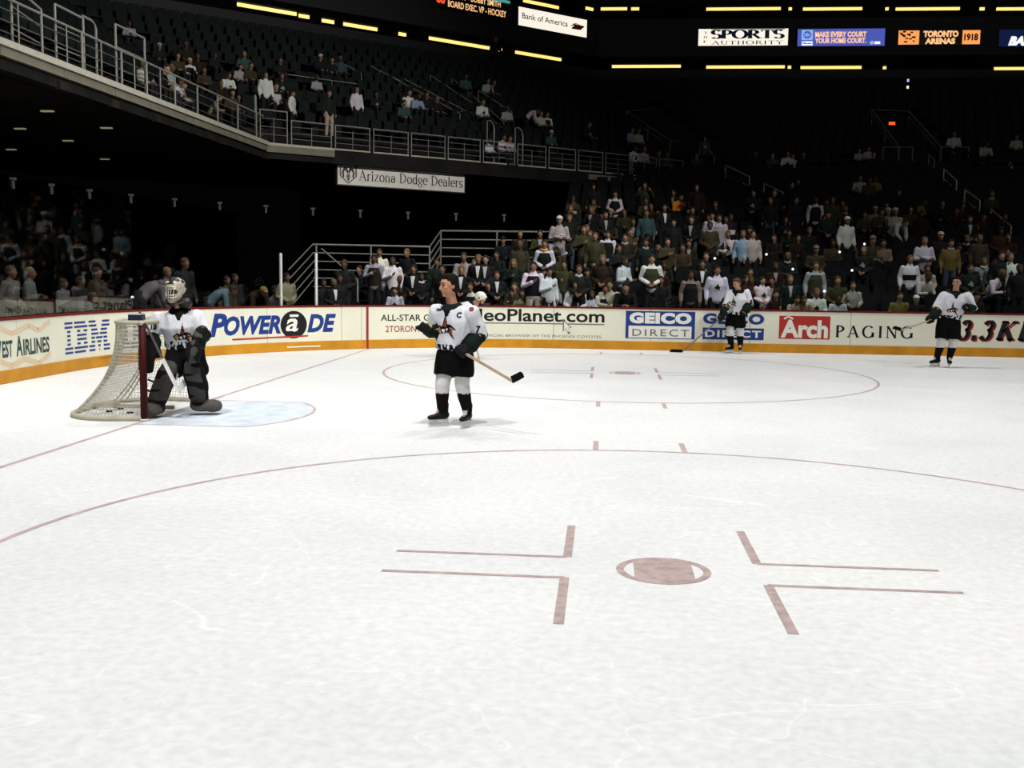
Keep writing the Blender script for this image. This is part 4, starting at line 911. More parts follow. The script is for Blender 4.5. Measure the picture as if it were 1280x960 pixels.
    if helmet is None: head_extras(body, P, M, kk, hair_m)
    elif helmet == 'helmet':
        head_extras(body, P, M, kk, hair_m, None)
        h = MB(); h.ball(P(0, -.012, .045), (.105 * k, .128 * k, .098 * k), M, 18); h.ball(P(0, -.06, .0), (.097 * k, .08 * k, .07 * k), M, 14)
        for q in (-1, 1): h.ball(P(q * .09, -.005, -.01), (.018 * k, .045 * k, .05 * k), M, 10)
        h.ball(P(0, .10, .052), (.07 * k, .03 * k, .014 * k), M, 10)
        me = blobs([(h, .009, 2, 1)])[0]; ho = link('helmet', me, mat('helmet_white', (.74, .72, .64), .35), root, True)
        for q in (-1, 1): e = MB(); e.ball(P(q * .108, .0, .0), (.008 * k, .02 * k, .02 * k), M, 8); e.build('ear_hole', TAPE, ho, True)
        e = MB(); e.tube([P(-.085, .02, -.05), P(-.05, .05, -.11), P(0, .07, -.125), P(.05, .05, -.11), P(.085, .02, -.05)], [.006] * 5, 6); e.build('chin_strap', TAPE, ho)
    crease(ms[1], .017, 7, seed)
    SL_, EL_, WL_, SR_, ER_, WR_ = J['SL'], J['EL'], J['WL'], J['SR'], J['ER'], J['WR']; nz = J['N'].z
    def jp(c):
        best = None
        for s0, e0, w0 in ((SL_, EL_, WL_), (SR_, ER_, WR_)):
            d1, t1 = seg_t(c, s0, e0); d2, t2 = seg_t(c, e0, w0)
            if min(d1, d2) < .125:
                if d2 < d1 and t2 > sleeve_cut: return 1 if t2 > sleeve_cut + .25 else (2 if noise.noise(c * 26) > -.25 else 3)
                if d1 <= d2 and t1 > .93 + sleeve_cut and noise.noise(c * 28) > .1: return 2
        if c.z < hem + .05 : return 2 if noise.noise(V3((c.x * 30, c.y * 30, c.z * 12))) > -.05 else 0
        if yoke:
            r = c - J['N']; h_ = math.hypot(r.x, r.y)
            if c.z > nz - .085 and h_ < .145: return 1
            if r.dot(f_) > 0 and abs(r.dot(sd)) < .05 - (nz - .085 - c.z) * .5 and c.z > nz - .16: return 2
        return 0
    paint(ms[1], jp); jer = link('jersey', ms[1], JM, root, True)
    crease(ms[2], .009, 7, seed + 5); link('trousers', ms[2], PANT, root, True)
    for i, q in enumerate('LR'):
        link('glove', ms[3 + 2 * i], glove_m or GLOVEM, root, True)
        m_ = ms[4 + 2 * i]; paint(m_, lambda c: 0 if c.z > band[0] else 1); link('sock', m_, [SOCKW, SOCKK], root, True)
        g = J['G' + q]; e1 = (J['W' + q] - g).normalized(); e = MB(); ax = J['A' + q].normalized(); e2 = ax.cross(e1); c0 = g + e1 * .075
        if not goalie: skate('skate', J['F' + q], feet[q], root)
    if crest_at:
        o, wd, ht = crest_at; decal(jer, crest, o, f_, 'crest', CRM, jer, .0085, wd, ht)
    if extra: extra(root, jer, f_, sd, J)
    return root, J, P
X_ = lambda *a: V3(a)
# ---- the bareheaded captain in the middle of the picture
def ex7(root, jer, f_, sd, J):
    fn, a = glyph_fn('C', .045); decal(jer, fn, J['C'] + sd * .135 + X_(0, 0, .085), f_, 'captain_letter', [JK], jer, .005, .05, .065, .006)
    fn, a = glyph_fn('7', .05, .12); decal(jer, fn, J['SR'].lerp(J['ER'], .68), X_(.2, -.98, 0), 'sleeve_number', [JK], jer, .005, .06, .09, .006)
    fn, a = glyph_fn('2000', .05); decal(jer, fn, J['C'] - sd * .155 + X_(0, 0, .14), f_, 'chest_patch', [JK], jer, .005, .08, .03, .006)
    decal(jer, lambda u, v: (1 if (u - .5) ** 2 + (v - .5) ** 2 < .10 else 0) if (u - .5) ** 2 + (v - .5) ** 2 < .25 else None, J['SR'] + X_(-.03, -.02, .02), X_(.3, -.75, .6), 'shoulder_patch', [JW, JR], jer, .007, .1, .12, .006, (0, .5, 1))
    for q in 'LR':
        g = J['G' + q]; e1 = (J['W' + q] - g).normalized(); b = MB(); ring_c = J['W' + q].lerp(J['E' + q], .05)
        b.tube([ring_c, ring_c + (J['E' + q] - J['W' + q]).normalized() * .03], [.075, .078], 14); b.build('cuff_band', mat('cuff_gold', (.45, .33, .08), .6), root, True)
J7 = dict(H=X_(-.075, -.05, 1.735), HF=X_(-.80, -.58, -.10), N=X_(-.035, 0, 1.515), C=X_(-.01, 0, 1.30), P=X_(0, .02, .90), SL=X_(-.235, .075, 1.395), EL=X_(-.285, .05, 1.16), WL=X_(-.31, -.15, 1.20), GL=X_(-.33, -.27, 1.215), AL=X_(1.04, .06, -.64),
          SR=X_(.225, -.08, 1.385), ER=X_(.31, -.03, 1.13), WR=X_(.205, -.19, 1.0), GR=X_(.12, -.25, .95), AR=X_(.58, -.37, -.42), KL=X_(-.15, -.02, .52), FL=X_(-.155, .0, .185), KR=X_(.095, -.02, .52), FR=X_(.165, -.03, .185))
W7 = on_plane(568, 533, (0, 0, 1), 0.0)
make_player('bareheaded player in white jersey with a C on the chest, centre of the ice', W7, J7, math.radians(-20), 1.12, HAIRD, SKIN, None, .97, 1.0, (X_(-.085, -.1, 1.235), .31, .34), ex7, None, dict(L=(-.85, -.5, 0), R=(-.3, -.95, 0)), torso=(.245, .165), pants_z=.63, band=(.42, .16))
hockey_stick('wooden hockey stick with black taped blade held by the bareheaded captain', W7 + J7['GR'] - (on_plane(640, 476, (0, 1, 0), W7.y - .62) - W7 - J7['GR']).normalized() * .12, on_plane(640, 476, (0, 1, 0), W7.y - .62), on_plane(657, 468.5, (0, 1, 0), W7.y - .70), .085)
# ---- the player near the right edge
def ex_r(root, jer, f_, sd, J): pass
JR_ = dict(H=X_(.20, -.04, 1.80), HF=X_(-.55, -.83, 0), N=X_(.20, 0, 1.62), C=X_(.20, 0, 1.42), P=X_(.10, .02, 1.0), SL=X_(-.03, .03, 1.50), EL=X_(-.17, 0, 1.24), WL=X_(-.30, -.14, 1.06), GL=X_(-.35, -.2, 1.0), AL=X_(-.70, -.3, -.22),
           SR=X_(.43, -.03, 1.50), ER=X_(.56, -.06, 1.25), WR=X_(.43, -.22, 1.27), GR=X_(.34, -.26, 1.27), AR=X_(-.5, -.2, .6), KL=X_(-.05, -.03, .52), FL=X_(-.11, 0, .185), KR=X_(.20, -.03, .52), FR=X_(.15, 0, .185))
WR_ = on_plane(1177, 459, (0, 0, 1), 0.0)
make_player('player in white jersey standing bareheaded near the right-hand slanted numerals, one glove on chest', WR_, JR_, math.radians(-12), 1.05, HAIRD, SKIN2, None, 1.07, 9.0, (X_(.12, -.1, 1.25), .26, .30), None, None, dict(L=(-.9, -.45, 0), R=(-.15, -1, 0)), torso=(.25, .165), pants_z=.61)
hockey_stick('hockey stick held low across the spaced black lettering', WR_ + X_(-.13, -.10, 1.07), WR_ + X_(-1.02, -.48, .80), WR_ + X_(-1.17, -.52, .86), .075)
# ---- the player leaning by the far boards
def ex_w(root, jer, f_, sd, J):
    fn, a = glyph_fn('8', .05); decal(jer, fn, J['SR'].lerp(J['ER'], .75), X_(.5, -.87, 0), 'sleeve_number', [JK], jer, .006, .08, .1, .006)
JW_ = dict(H=X_(.0, -.14, 1.70), HF=X_(-.75, -.6, -.35), N=X_(.06, -.02, 1.55), C=X_(.07, 0, 1.33), P=X_(.03, .03, .90), SL=X_(-.12, -.02, 1.44), EL=X_(-.22, -.08, 1.16), WL=X_(-.31, -.22, .95), GL=X_(-.36, -.28, .88), AL=X_(-.9, -.05, -.8),
           SR=X_(.26, .0, 1.46), ER=X_(.33, -.04, 1.20), WR=X_(.24, -.22, 1.05), GR=X_(.16, -.27, 1.0), AR=X_(-.6, -.3, .5), KL=X_(-.11, -.03, .50), FL=X_(-.07, -.02, .185), KR=X_(.14, 0, .50), FR=X_(.16, .0, .185))
WW = V3((on_plane(917, 438, (0, 0, 1), 0).x, 12.42, 0)); WW.x = on_plane(917, 438, (0, 1, 0), 12.42).x
make_player('player in white jersey by the far boards before the blue advert, head bent', WW, JW_, math.radians(-38), 1.0, HAIRB, SKIN, None, .97, 4.0, (X_(-.05, -.1, 1.25), .2, .28), ex_w, None, dict(L=(-.75, -.6, 0), R=(-.2, -1, 0)), torso=(.22, .155), pants_z=.64)
hockey_stick('hockey stick leaning down onto the yellow kickplate, black blade', WW + X_(-.2, -.25, 1.02), WW + X_(-1.26, -.33, .045), WW + X_(-1.56, -.33, .05), .075, shaft_m=mat('stick_grey', (.16, .15, .14), .5))
# ---- the helmeted player bent over behind the captain
JB = dict(H=X_(.40, -.02, 1.33), HF=X_(.93, -.25, -.25), N=X_(.24, 0, 1.20), C=X_(.10, 0, 1.08), P=X_(-.22, .05, .84), SL=X_(.16, -.22, 1.10), EL=X_(.31, -.3, .83), WL=X_(.29, -.33, .58), GL=X_(.28, -.34, .48), AL=X_(.35, -.1, -.93),
          SR=X_(.20, .2, 1.12), ER=X_(.24, .24, .86), WR=X_(.16, .0, .72), GR=X_(.12, -.20, .80), AR=X_(.35, -.1, -.93), KL=X_(-.04, -.1, .50), FL=X_(-.16, -.08, .185), KR=X_(-.02, .16, .50), FR=X_(-.18, .16, .185))
WB = on_plane(578, 448, (0, 0, 1), 0.0)
make_player('player in white helmet bending forward, mostly hidden behind the bareheaded captain', WB, JB, math.radians(68), 1.0, HAIRD, SKIN2, 'helmet', .92, 6.0, None, None, None, dict(L=(.95, -.2, 0), R=(.95, -.2, 0)), torso=(.22, .16), pants_z=.62)
hockey_stick('thin hockey stick standing on the ice behind the captain', WB + X_(.12, -.30, .95), WB + X_(.42, -.36, .03), WB + X_(.36, -.62, .03), .05, .022, shaft_m=SHAFT, blade_m=SHAFT)

# ================================================================== goal, goalkeeper, pucks
POSTR = mat('goal_post_red', (.045, .005, .005), .55, spec=.1, var=.2, scale=8); NETM = mat('net_cord', (.50, .47, .38), .85, var=.12, scale=6); PADW = mat('net_padding', (.42, .39, .30), .8, var=.15, scale=5)
goal = empty('hockey_goal', (0, 0, 0)); tag(goal, 'red hockey goal with beige net standing left behind the crouching goalkeeper', 'goal')
GH = 1.22; GW2 = .945
for y in (-GW2, GW2):
    b = MB(); b.tube([(0, y, 0), (0, y, GH)], [.045, .045], 12, cap=False); b.build('post', POSTR, goal, True)
    b = MB(); b.tube([(0, y, 0), (0, y, .03)], [.06, .055], 12, cap=False); b.build('post_foot', HOLD, goal, True)
b = MB(); b.tube([(0, -GW2 - .03, GH), (0, GW2 + .03, GH)], [.032, .032], 12); b.build('crossbar', PADW, goal, True)
def ushape(depth, bulge, n=40, pw=2.6):
    """plan of a frame bar from post to post round the back"""
    P = []
    for i in range(n + 1):
        t = math.pi * i / n; c, s_ = math.cos(t), math.sin(t)
        y = -(abs(c) ** (2 / pw)) * (1 if c > 0 else -1); x = -abs(s_) ** (2 / pw) * depth
        P.append((x, y * (GW2 + bulge * min(1, abs(x) / (depth * .5))), ))
    return P
NB, NTp = ushape(1.2, .13, 40, 3.2), ushape(.50, -.02, 40, 4.0)
def net_pt(i, z):
    q = (1 - z / GH) ** 2.3; x = NTp[i][0] * (1 - q) + NB[i][0] * q; y = NTp[i][1] * (1 - q) + NB[i][1] * q; return V3((x, y, z))
b = MB(); b.tube([net_pt(i, .03) for i in range(41)], [.034] * 41, 8, cap=False); b.build('base_frame', PADW, goal, True)
b = MB(); b.tube([net_pt(i, GH) for i in range(41)], [.022] * 41, 8, cap=False); b.build('top_frame', PADW, goal, True)
b = MB(); b.bar((-.02, 0, .05), (-1.16, 0, .05), .05, .05); b.build('centre_frame', PADW, goal)
cord = MB(); R_ = .0034
def rope(pts):
    for a, c in zip(pts, pts[1:]):
        d = (c - a)
        if d.length < 1e-4: continue
        d.normalize(); x = d.orthogonal().normalized(); y = d.cross(x); P = []
        for q in (a, c): P += [q + (x * math.cos(t) + y * math.sin(t)) * R_ for t in (0, 2.09, 4.19)]
        cord.add(P, [(0, 1, 4, 3), (1, 2, 5, 4), (2, 0, 3, 5)])
def arc_pts(z):   # points spaced evenly along the U
    P = [net_pt(i, z) for i in range(41)]; L = [0]
    for a, c in zip(P, P[1:]): L.append(L[-1] + (c - a).length)
    return P, L
NU = 84
def at_u(z, t):
    P, L = arc_pts(z); s_ = t * L[-1]
    for i in range(40):
        if L[i + 1] >= s_: return P[i].lerp(P[i + 1], (s_ - L[i]) / max(1e-6, L[i + 1] - L[i]))
    return P[-1]
zs = [GH * (i / 27) for i in range(28)]
rows = [[at_u(z, j / NU) for j in range(NU + 1)] for z in zs]
for r_ in rows: rope(r_)
for j in range(NU + 1): rope([r_[j] for r_ in rows])
for j in range(1, 40): rope([V3((0, -GW2 + 2 * GW2 * j / 40, GH)), V3((-.49 * (1 - abs(j / 20 - 1) ** 9), -GW2 + 2 * GW2 * j / 40, GH))])
for j in range(1, 11):
    ys = [y for x, y in NTp if x <= -.045 * j]; rope([V3((-.045 * j, min(ys), GH)), V3((-.045 * j, max(ys), GH))])
tag(cord.build('netting', NETM, goal), kind='stuff')
# thicker lacing down the flaring back edge and along the posts
for t in (.30, .33, .36, .64, .67, .70): lac = MB(); lac.tube([at_u(z, t) for z in zs[::3]], [.012] * len(zs[::3]), 6, cap=False); lac.build('net_lacing', PADW, goal)
PUCK = mat('puck_rubber', (.008, .008, .008), .6)
for (px, py), lb_ in zip(((136.5, 514), (151, 510), (162.5, 516)), ('black puck lying in the net, farthest from the post', 'black puck lying in the net, middle and rearmost', 'black puck lying in the net, closest to the post')):
    p = on_plane(px, py, (0, 0, 1), .012); b = MB(); n = 20; P = [(.038 * math.cos(2 * math.pi * i / n) * s_, .038 * math.sin(2 * math.pi * i / n) * s_, z) for z, s_ in ((0, .94), (.003, 1), (.022, 1), (.025, .94)) for i in range(n)]
    b.add(P, [(k * n + i, k * n + (i + 1) % n, (k + 1) * n + (i + 1) % n, (k + 1) * n + i) for k in range(3) for i in range(n)] + [tuple(range(n - 1, -1, -1)), tuple(range(3 * n, 4 * n))])
    o = b.build('puck', PUCK); o.location = (p.x, p.y, .0); tag(o, lb_, 'puck', 'pucks in the net')
p = on_plane(168, 395, (0, 1, 0), -.86); bt = empty('water_bottle', (p.x, -.80, GH + .028)); tag(bt, 'dark navy box with white lid resting on top of the goal net', 'bottle box')
b = MB(); b.box((0, 0, .035), (.165, .13, .07)); b.build('box', mat('bottle_navy', (.012, .02, .05), .5), bt); b = MB(); b.box((0, 0, .078), (.15, .12, .016)); b.build('lid', HOLD, bt)

# ---- the goalkeeper
PADG = mat('pad_grey', (.040, .037, .032), .7, var=.25, scale=8, bump=.2); PADK = mat('pad_black', (.006, .006, .006), .8, spec=.1, var=.2); PADL = mat('pad_foot', (.085, .076, .064), .75, var=.25, scale=10); MASKM = mat('mask_cream', (.42, .38, .30), .4, var=.3, scale=22); MASKK = mat('mask_dark', (.02, .018, .015), .4); CAGE = mat('cage_steel', (.62, .58, .48), .35, .3)
def ex_g(root, jer, f_, sd, J):
    fn, a = glyph_fn('10', .05); decal(jer, fn, J['SL'].lerp(J['EL'], .42) + X_(.03, 0, 0), X_(-.25, -.97, 0), 'sleeve_number', [JK], jer, .005, .075, .075, .006)
    # mask with cage
    M, s_, ff, u = frame3(J['HF']); c = J['H']; P = lambda x, y, z: c + s_ * x + ff * y + u * z
    h = MB(); h.ball(P(0, -.01, .04), (.118, .138, .125), M, 18); h.ball(P(0, .045, -.055), (.098, .105, .10), M, 16); h.ball(P(0, .10, -.115), (.055, .05, .045), M, 12)
    me = blobs([(h, .009, 2, 1)])[0]
    def mp(q):
        r = q - c; x, y, z = r.dot(s_), r.dot(ff), r.dot(u)
        if y > .03 and (x / .083) ** 2 + ((z + .02) / .075) ** 2 < 1: return 1
        if z > .085 and noise.noise(q * 16) < .15: return 1
        if y < .0 and noise.noise(q * 14 + V3((5, 0, 0))) > .05: return 1
        return 0
    paint(me, mp); mk = link('goalkeeper_mask', me, [MASKM, MASKK], root, True)
    bv = BVHTree.FromPolygons([v.co.copy() for v in me.vertices], [tuple(p.vertices) for p in me.polygons])
    def surf(x, z):
        o = P(x, .5, z); h_ = bv.ray_cast(o, -ff); return (h_[0] + ff * .012) if h_[0] is not None else P(x, .12, z)
    for x in (-.06, -.03, 0, .03, .06): e = MB(); e.tube([surf(x, -.085 + .017 * i) for i in range(9)], [.0042] * 9, 6); e.build('cage_bar', CAGE, mk)
    for z in (-.075, -.045, .03, .055): e = MB(); e.tube([surf(-.08 + .02 * i, z) for i in range(9)], [.0045] * 9, 6); e.build('cage_bar', CAGE, mk)
    e = MB(); e.tube([surf(.02 + .02 * i, .115 - .006 * i * i * .3) for i in range(4)], [.012, .013, .012, .008], 8); e.build('mask_gleam', HOLD, mk)  # highlight on the mask top, put in as a white strip
    e = MB(); e.tube([P(-.10, .02, -.15), P(-.04, .10, -.175), P(.04, .10, -.175), P(.10, .02, -.15)], [(.012, .05)] * 4, 10, side=u); e.tube([P(-.13, -.02, -.17), P(0, -.06, -.17), P(.13, -.02, -.17)], [.07, .08, .07], 12); link('neck_guard', blobs([(e, .012, 2, 1)])[0], MASKK, root, True)
    # leg pads: wide rounded slabs over knee, shin and foot
    def leg_pad(path, wide, side, foot, toe, name):
        b = MB(); b.tube(path, [(w_, t_) for w_, t_ in wide], 18, side=side); b.tube([foot, foot + toe], [(.13, .085), (.115, .08)], 16, side=V3((toe.y, -toe.x, 0)))
        m_ = blobs([(b, .012, 3, 1)])[0]; crease(m_, .005, 9, 2); sdv = V3(side).normalized(); zk = path[1].z
        def pp(q):
            d, t = min(((seg_t(q, a, e_)) for a, e_ in zip(path, path[1:])), key=lambda z: z[0])
            df, _ = seg_t(q, foot, foot + toe)
            if df < d - .01: return 2 if q.z < foot.z + .2 else 0
            mid = min(zip(path, path[1:]), key=lambda z: seg_t(q, *z)[0]); pr = mid[0].lerp(mid[1], seg_t(q, *mid)[1]); o = (q - pr).dot(sdv)
            if abs(o) > .10: return 1
            if (q - pr).dot(X_(0, -1, .1)) < -.01: return 1
            return 1 if noise.noise(V3((q.x * 3, q.y * 3, q.z * 11))) > .28 else 0
        paint(m_, pp); po = link(name, m_, [PADG, PADK, PADL], root, True)
        return po
    p1 = leg_pad([X_(.02, -.17, .67), X_(-.02, -.2, .55), X_(-.09, -.2, .36), X_(-.17, -.2, .17)], [(.11, .06), (.135, .075), (.135, .075), (.12, .07)], X_(.95, -.1, .35), X_(-.20, -.14, .105), X_(.02, -.2, -.005), 'leg_pad')
    p2 = leg_pad([X_(.30, -.12, .69), X_(.315, -.14, .58), X_(.315, -.02, .40), X_(.28, .1, .22)], [(.11, .06), (.145, .075), (.14, .075), (.125, .075)], X_(1, .15, 0), X_(.24, .12, .13), X_(.24, .06, -.02), 'leg_pad')
    for z in (.42, .30): e = MB(); e.bar(X_(-.22 - (.42 - z) * .5, -.12, z + .02), X_(-.31 - (.42 - z) * .5, -.1, z + .05), .018, .02); e.build('pad_strap', PADK, p1)
    # blocker board and catching glove
    b = MB(); ax = X_(.0, -.1, 1).normalized(); b.tube([X_(-.17, -.38, 1.02), X_(-.175, -.42, .82), X_(-.20, -.40, .62)], [(.10, .04), (.125, .045), (.105, .04)], 16, side=X_(1, -.1, 0)); m_ = blobs([(b, .01, 2, 1)])[0]
    paint(m_, lambda q: 0 if noise.noise(V3((q.x * 5, q.y * 5, q.z * 4 + 3))) > .22 else 1); link('blocker', m_, [PADG, PADK], root, True)
    b = MB(); b.ball(X_(.40, -.30, .86), (.085, .085, .15)); b.ball(X_(.36, -.36, .84), (.05, .05, .12)); b.tube([X_(.40, -.22, 1.0), X_(.42, -.1, 1.1)], [.075, .085], 12)
    for i in range(4): b.tube([X_(.33 + .03 * i, -.36, .92), X_(.335 + .03 * i, -.40, .82), X_(.34 + .03 * i, -.37, .73)], [.02, .02, .016], 8)
    m_ = blobs([(b, .01, 2, 1)])[0]; paint(m_, lambda q: 0 if noise.noise(q * 9) > .25 else 1); link('catching_glove', m_, [PADG, PADK], root, True)
JGK = dict(H=X_(.09, -.10, 1.625), HF=X_(-.28, -.95, -.12), N=X_(.10, -.02, 1.40), C=X_(.10, 0, 1.17), P=X_(.12, .08, .82), SL=X_(-.16, -.03, 1.24), EL=X_(-.25, -.08, 1.04), WL=X_(-.16, -.24, .90), GL=X_(-.13, -.29, .83), AL=X_(.44, 0, -.9),
          SR=X_(.30, .02, 1.26), ER=X_(.41, -.02, 1.06), WR=X_(.40, -.2, .94), GR=X_(.39, -.26, .88), AR=X_(.9, .1, -.2), KL=X_(.0, -.1, .55), FL=X_(-.17, -.1, .16), KR=X_(.33, -.02, .56), FR=X_(.26, .16, .18))
WG = on_plane(219, 519, (0, 0, 1), 0.0)
gk, _, _ = make_player('masked goalkeeper in white jersey and dark leg pads, standing bent in front of the goal', WG, JGK, math.radians(16), 1.0, HAIRD, SKIN, 'mask', .92, 12.0, (X_(.17, -.1, 1.06), .27, .30), ex_g, None, dict(L=(-.2, -1, 0), R=(.9, -.3, 0)), torso=(.25, .18), pants_z=.56, goalie=True, sleeve_cut=.0)
hockey_stick('goalkeeper stick with white paddle held slanting before the pads', on_plane(165.5, 372, (0, 1, 0), WG.y - .46), on_plane(224, 490, (0, 1, 0), WG.y - .38), on_plane(229, 479, (0, 1, 0), WG.y + .0), .085, blade_m=TAPEW, shaft_m=mat('stick_dark', (.09, .085, .08), .5), paddle=.46)

# ================================================================== the crowd
CLOTH = tint_mat('crowd_cloth'); SKC = tint_mat('crowd_skin', .6, .05); HAC = tint_mat('crowd_hair', .8, .3, 50)
def proto(H, N, C, P, S, E, W, K, F, hair='short', lean=0):
    """S, E, W, K, F: left and right joints; local, facing -Y, origin on the floor"""
    b = MB(); hp, M, k = head_prims(b, H, X_(0, -1, -.02 - lean), 1.0)
    b.tube([N - X_(0, 0, .05), hp(0, -.015, -.03)], [.06, .055], 8); b.tube([P, C, N], [(.13, .09), (.15, .1), (.06, .05)], 10, side=X_(1, 0, 0))
    t = MB(); t.tube([P - X_(0, 0, .06), P.lerp(C, .5), C, C.lerp(N, .6), N], [(.175, .125), (.17, .12), (.195, .13), (.16, .10), (.075, .07)], 14, side=X_(1, 0, 0))
    l_ = MB(); l_.tube([P + X_(0, 0, .06), P - X_(0, 0, .06)], [(.155, .115), (.165, .12)], 12, side=X_(1, 0, 0)); sh = []
    for q in (0, 1):
        s_ = (-1, 1)[q]; b.tube([S[q], E[q], W[q]], [.05, .04, .03], 8)
        d = (W[q] - E[q]).normalized(); ctr = W[q] + d * .05; b.ball(ctr, (.036, .036, .042), n=8)
        b.tube([hpq for hpq in (P + X_(s_ * .09, 0, 0), K[q], F[q])], [.07, .05, .035], 8)
        t.ball(S[q], .078); t.tube([S[q], E[q], W[q].lerp(E[q], .08)], [.075, .065, .05], 10)
        l_.tube([P + X_(s_ * .09, 0, -.03), K[q], F[q] - X_(0, 0, .02)], [.105, .08, .062], 10)
        e = MB(); e.tube([F[q] + X_(0, .04, -.035), F[q] + X_(0, -.07, -.045), F[q] + X_(0, -.16, -.05)], [(.045, .045), (.046, .035), (.038, .026)], 8, side=X_(1, 0, 0)); sh.append(e)
    h = MB(); h.ball(hp(0, -.022, .045), (.09, .105, .088), M, 12); h.ball(hp(0, -.05, -.005), (.083, .07, .085 if hair == 'short' else .10), M, 10)
    if hair == 'long': h.tube([hp(0, -.05, 0), hp(0, -.075, -.12), hp(0, -.07, -.22)], [(.095, .06), (.1, .055), (.085, .04)], 10, side=X_(1, 0, 0))
    ms = blobs([(b, .017, 1, .5), (t, .02, 2, .6), (l_, .02, 2, .6), (h, .018, 1, .6)]); crease(ms[1], .010, 8, N.z * 3)
    # five short fingers at each wrist, rooted in the palm
    fb = MB(); fb.v = [tuple(v.co) for v in ms[0].vertices]; fb.f = [tuple(p.vertices) for p in ms[0].polygons]
    for q in (0, 1):
        d = (W[q] - E[q]).normalized(); ctr = W[q] + d * .05; sx = d.orthogonal().normalized(); yy = d.cross(sx)
        for i in range(4): fb.tube([ctr + sx * (i - 1.5) * .017, ctr + sx * (i - 1.5) * .019 + d * (.06 + .012 * (i in (1, 2))) + yy * .012, ctr + sx * (i - 1.5) * .019 + d * .085 + yy * .034], [.0095, .0085, .007], 5, cap=False)
        fb.tube([ctr + sx * .03 - d * .01, ctr + sx * .05 + d * .03 + yy * .02], [.010, .008], 5, cap=False)
    D.meshes.remove(ms[0]); r = dict(body=fb.mesh('body'), top=ms[1], trousers=ms[2], hair=ms[3]); r['shoes'] = [e.mesh('shoe') for e in sh]
    def on(m_):
        for me in ([m_] if not isinstance(m_, list) else m_): me.polygons.foreach_set('use_smooth', [True] * len(me.polygons)); me.update()
    for v in r.values(): on(v)
    def front(x, z, out=.03):
        a, e_ = (P, C) if z < C.z else (C, N); t_ = (z - a.z) / max(.05, e_.z - a.z); cy = a.y + (e_.y - a.y) * t_; w_, d_ = (.215, .132 + out) if z < C.z else (.215 - .09 * t_, .137 + out - .05 * t_)
        return X_(x, cy - d_ * math.sqrt(max(.05, 1 - (x / w_) ** 2)), z)
    def patch(rows_):
        e = MB(); P_ = []
        for z, x0, x1 in rows_: P_ += [front(x0 + (x1 - x0) * i / 4, z) for i in range(5)]
        e.add(P_, [(5 * j + i, 5 * j + i + 1, 5 * j + i + 6, 5 * j + i + 5) for j in range(len(rows_) - 1) for i in range(4)]); return e.mesh('patch')
    z1, z0 = N.z - .03, P.z + .12; dz = z1 - z0
    r['shirt_front'] = patch([(z1 - dz * t, -.055 * (1 - t) - .006, .055 * (1 - t) + .006) for t in (0, .2, .4, .6, .8)])
    e = MB(); e.tube([P + X_(0, 0, -.03), P.lerp(C, .5), C, C.lerp(N, .6)], [(.195, .142), (.190, .138), (.205, .146), (.168, .116)], 18, side=X_(1, 0, 0), cap=False); r['vest'] = e.mesh('vest'); r['vest_front'] = patch([(z1 - dz * t, -a_, a_) for t, a_ in ((.06, .045), (.2, .085), (.4, .115), (.65, .125), (.9, .13), (1.2, .135))])
    r['crest'] = patch([(z1 - dz * .40, -.004, .012), (z1 - dz * .55, -.03, .035), (z1 - dz * .58, -.06, .085), (z1 - dz * .66, -.08, .05), (z1 - dz * .78, .03, .07)])
    e = MB(); zc = P.z + dz * .40; e.tube([P.lerp(C, .2) + X_(0, 0, .06), P.lerp(C, .85)], [(.186, .135), (.198, .14)], 16, side=X_(1, 0, 0), cap=False); r['chest_band'] = e.mesh('band')
    e = MB(); e.ball(hp(0, -.02, .06), (.097, .113, .082), M, 12); e.ball(hp(0, .085, .055), (.07, .055, .014), M, 10); r['cap'] = blobs([(e, .014, 1, .7)])[0]; on(r['cap'])
    e = MB(); e.tube([N + X_(-.07, -.05, .0), N + X_(0, -.10, -.03), N + X_(.07, -.05, .0), N + X_(.05, .06, .02), N + X_(-.05, .06, .02), N + X_(-.07, -.05, 0)], [.035] * 6, 8, cap=False); r['scarf'] = e.mesh('scarf')
    return r
def two(f_): return [f_(-1), f_(1)]
def std(arms, hair='short', dz=0):
    return proto(X_(0, -.03, 1.62), X_(0, 0, 1.47), X_(0, 0, 1.25), X_(0, .01, .93), two(lambda s: X_(s * .185, 0, 1.385)), arms[0], arms[1], two(lambda s: X_(s * .11, -.02, .50)), two(lambda s: X_(s * .12, .01, .09)), hair)
def sit(arms, hair='short', fwd=0.0):
    return proto(X_(0, -.05 - fwd * 1.25, 1.16 - fwd * .25), X_(0, .0 - fwd, 1.01 - fwd * .2), X_(0, .04 - fwd * .7, .79 - fwd * .08), X_(0, .08, .50), two(lambda s: X_(s * .185, .02 - fwd * .9, .925 - fwd * .15)), arms[0], arms[1], two(lambda s: X_(s * .13, -.36, .52)), two(lambda s: X_(s * .14, -.34, .09)), hair, fwd)
PRO = {}
PRO['stand'] = std((two(lambda s: X_(s * .25, .04, 1.12)), two(lambda s: X_(s * .25, -.06, .88))))
PRO['clasp'] = std((two(lambda s: X_(s * .26, .05, 1.12)), two(lambda s: X_(s * .07, -.20, 1.0))))
PRO['hand'] = std(([X_(-.27, -.04, 1.12), X_(.25, .04, 1.12)], [X_(.0, -.20, 1.24), X_(.25, -.05, .88)]), 'long')
PRO['cross'] = std((two(lambda s: X_(s * .27, -.02, 1.12)), [X_(.10, -.20, 1.13), X_(-.10, -.22, 1.16)]))
PRO['raise'] = std((two(lambda s: X_(s * .34, -.05, 1.22)), two(lambda s: X_(s * .22, -.18, 1.42))))
PRO['sit'] = sit((two(lambda s: X_(s * .25, .0, .68)), two(lambda s: X_(s * .14, -.26, .62))))
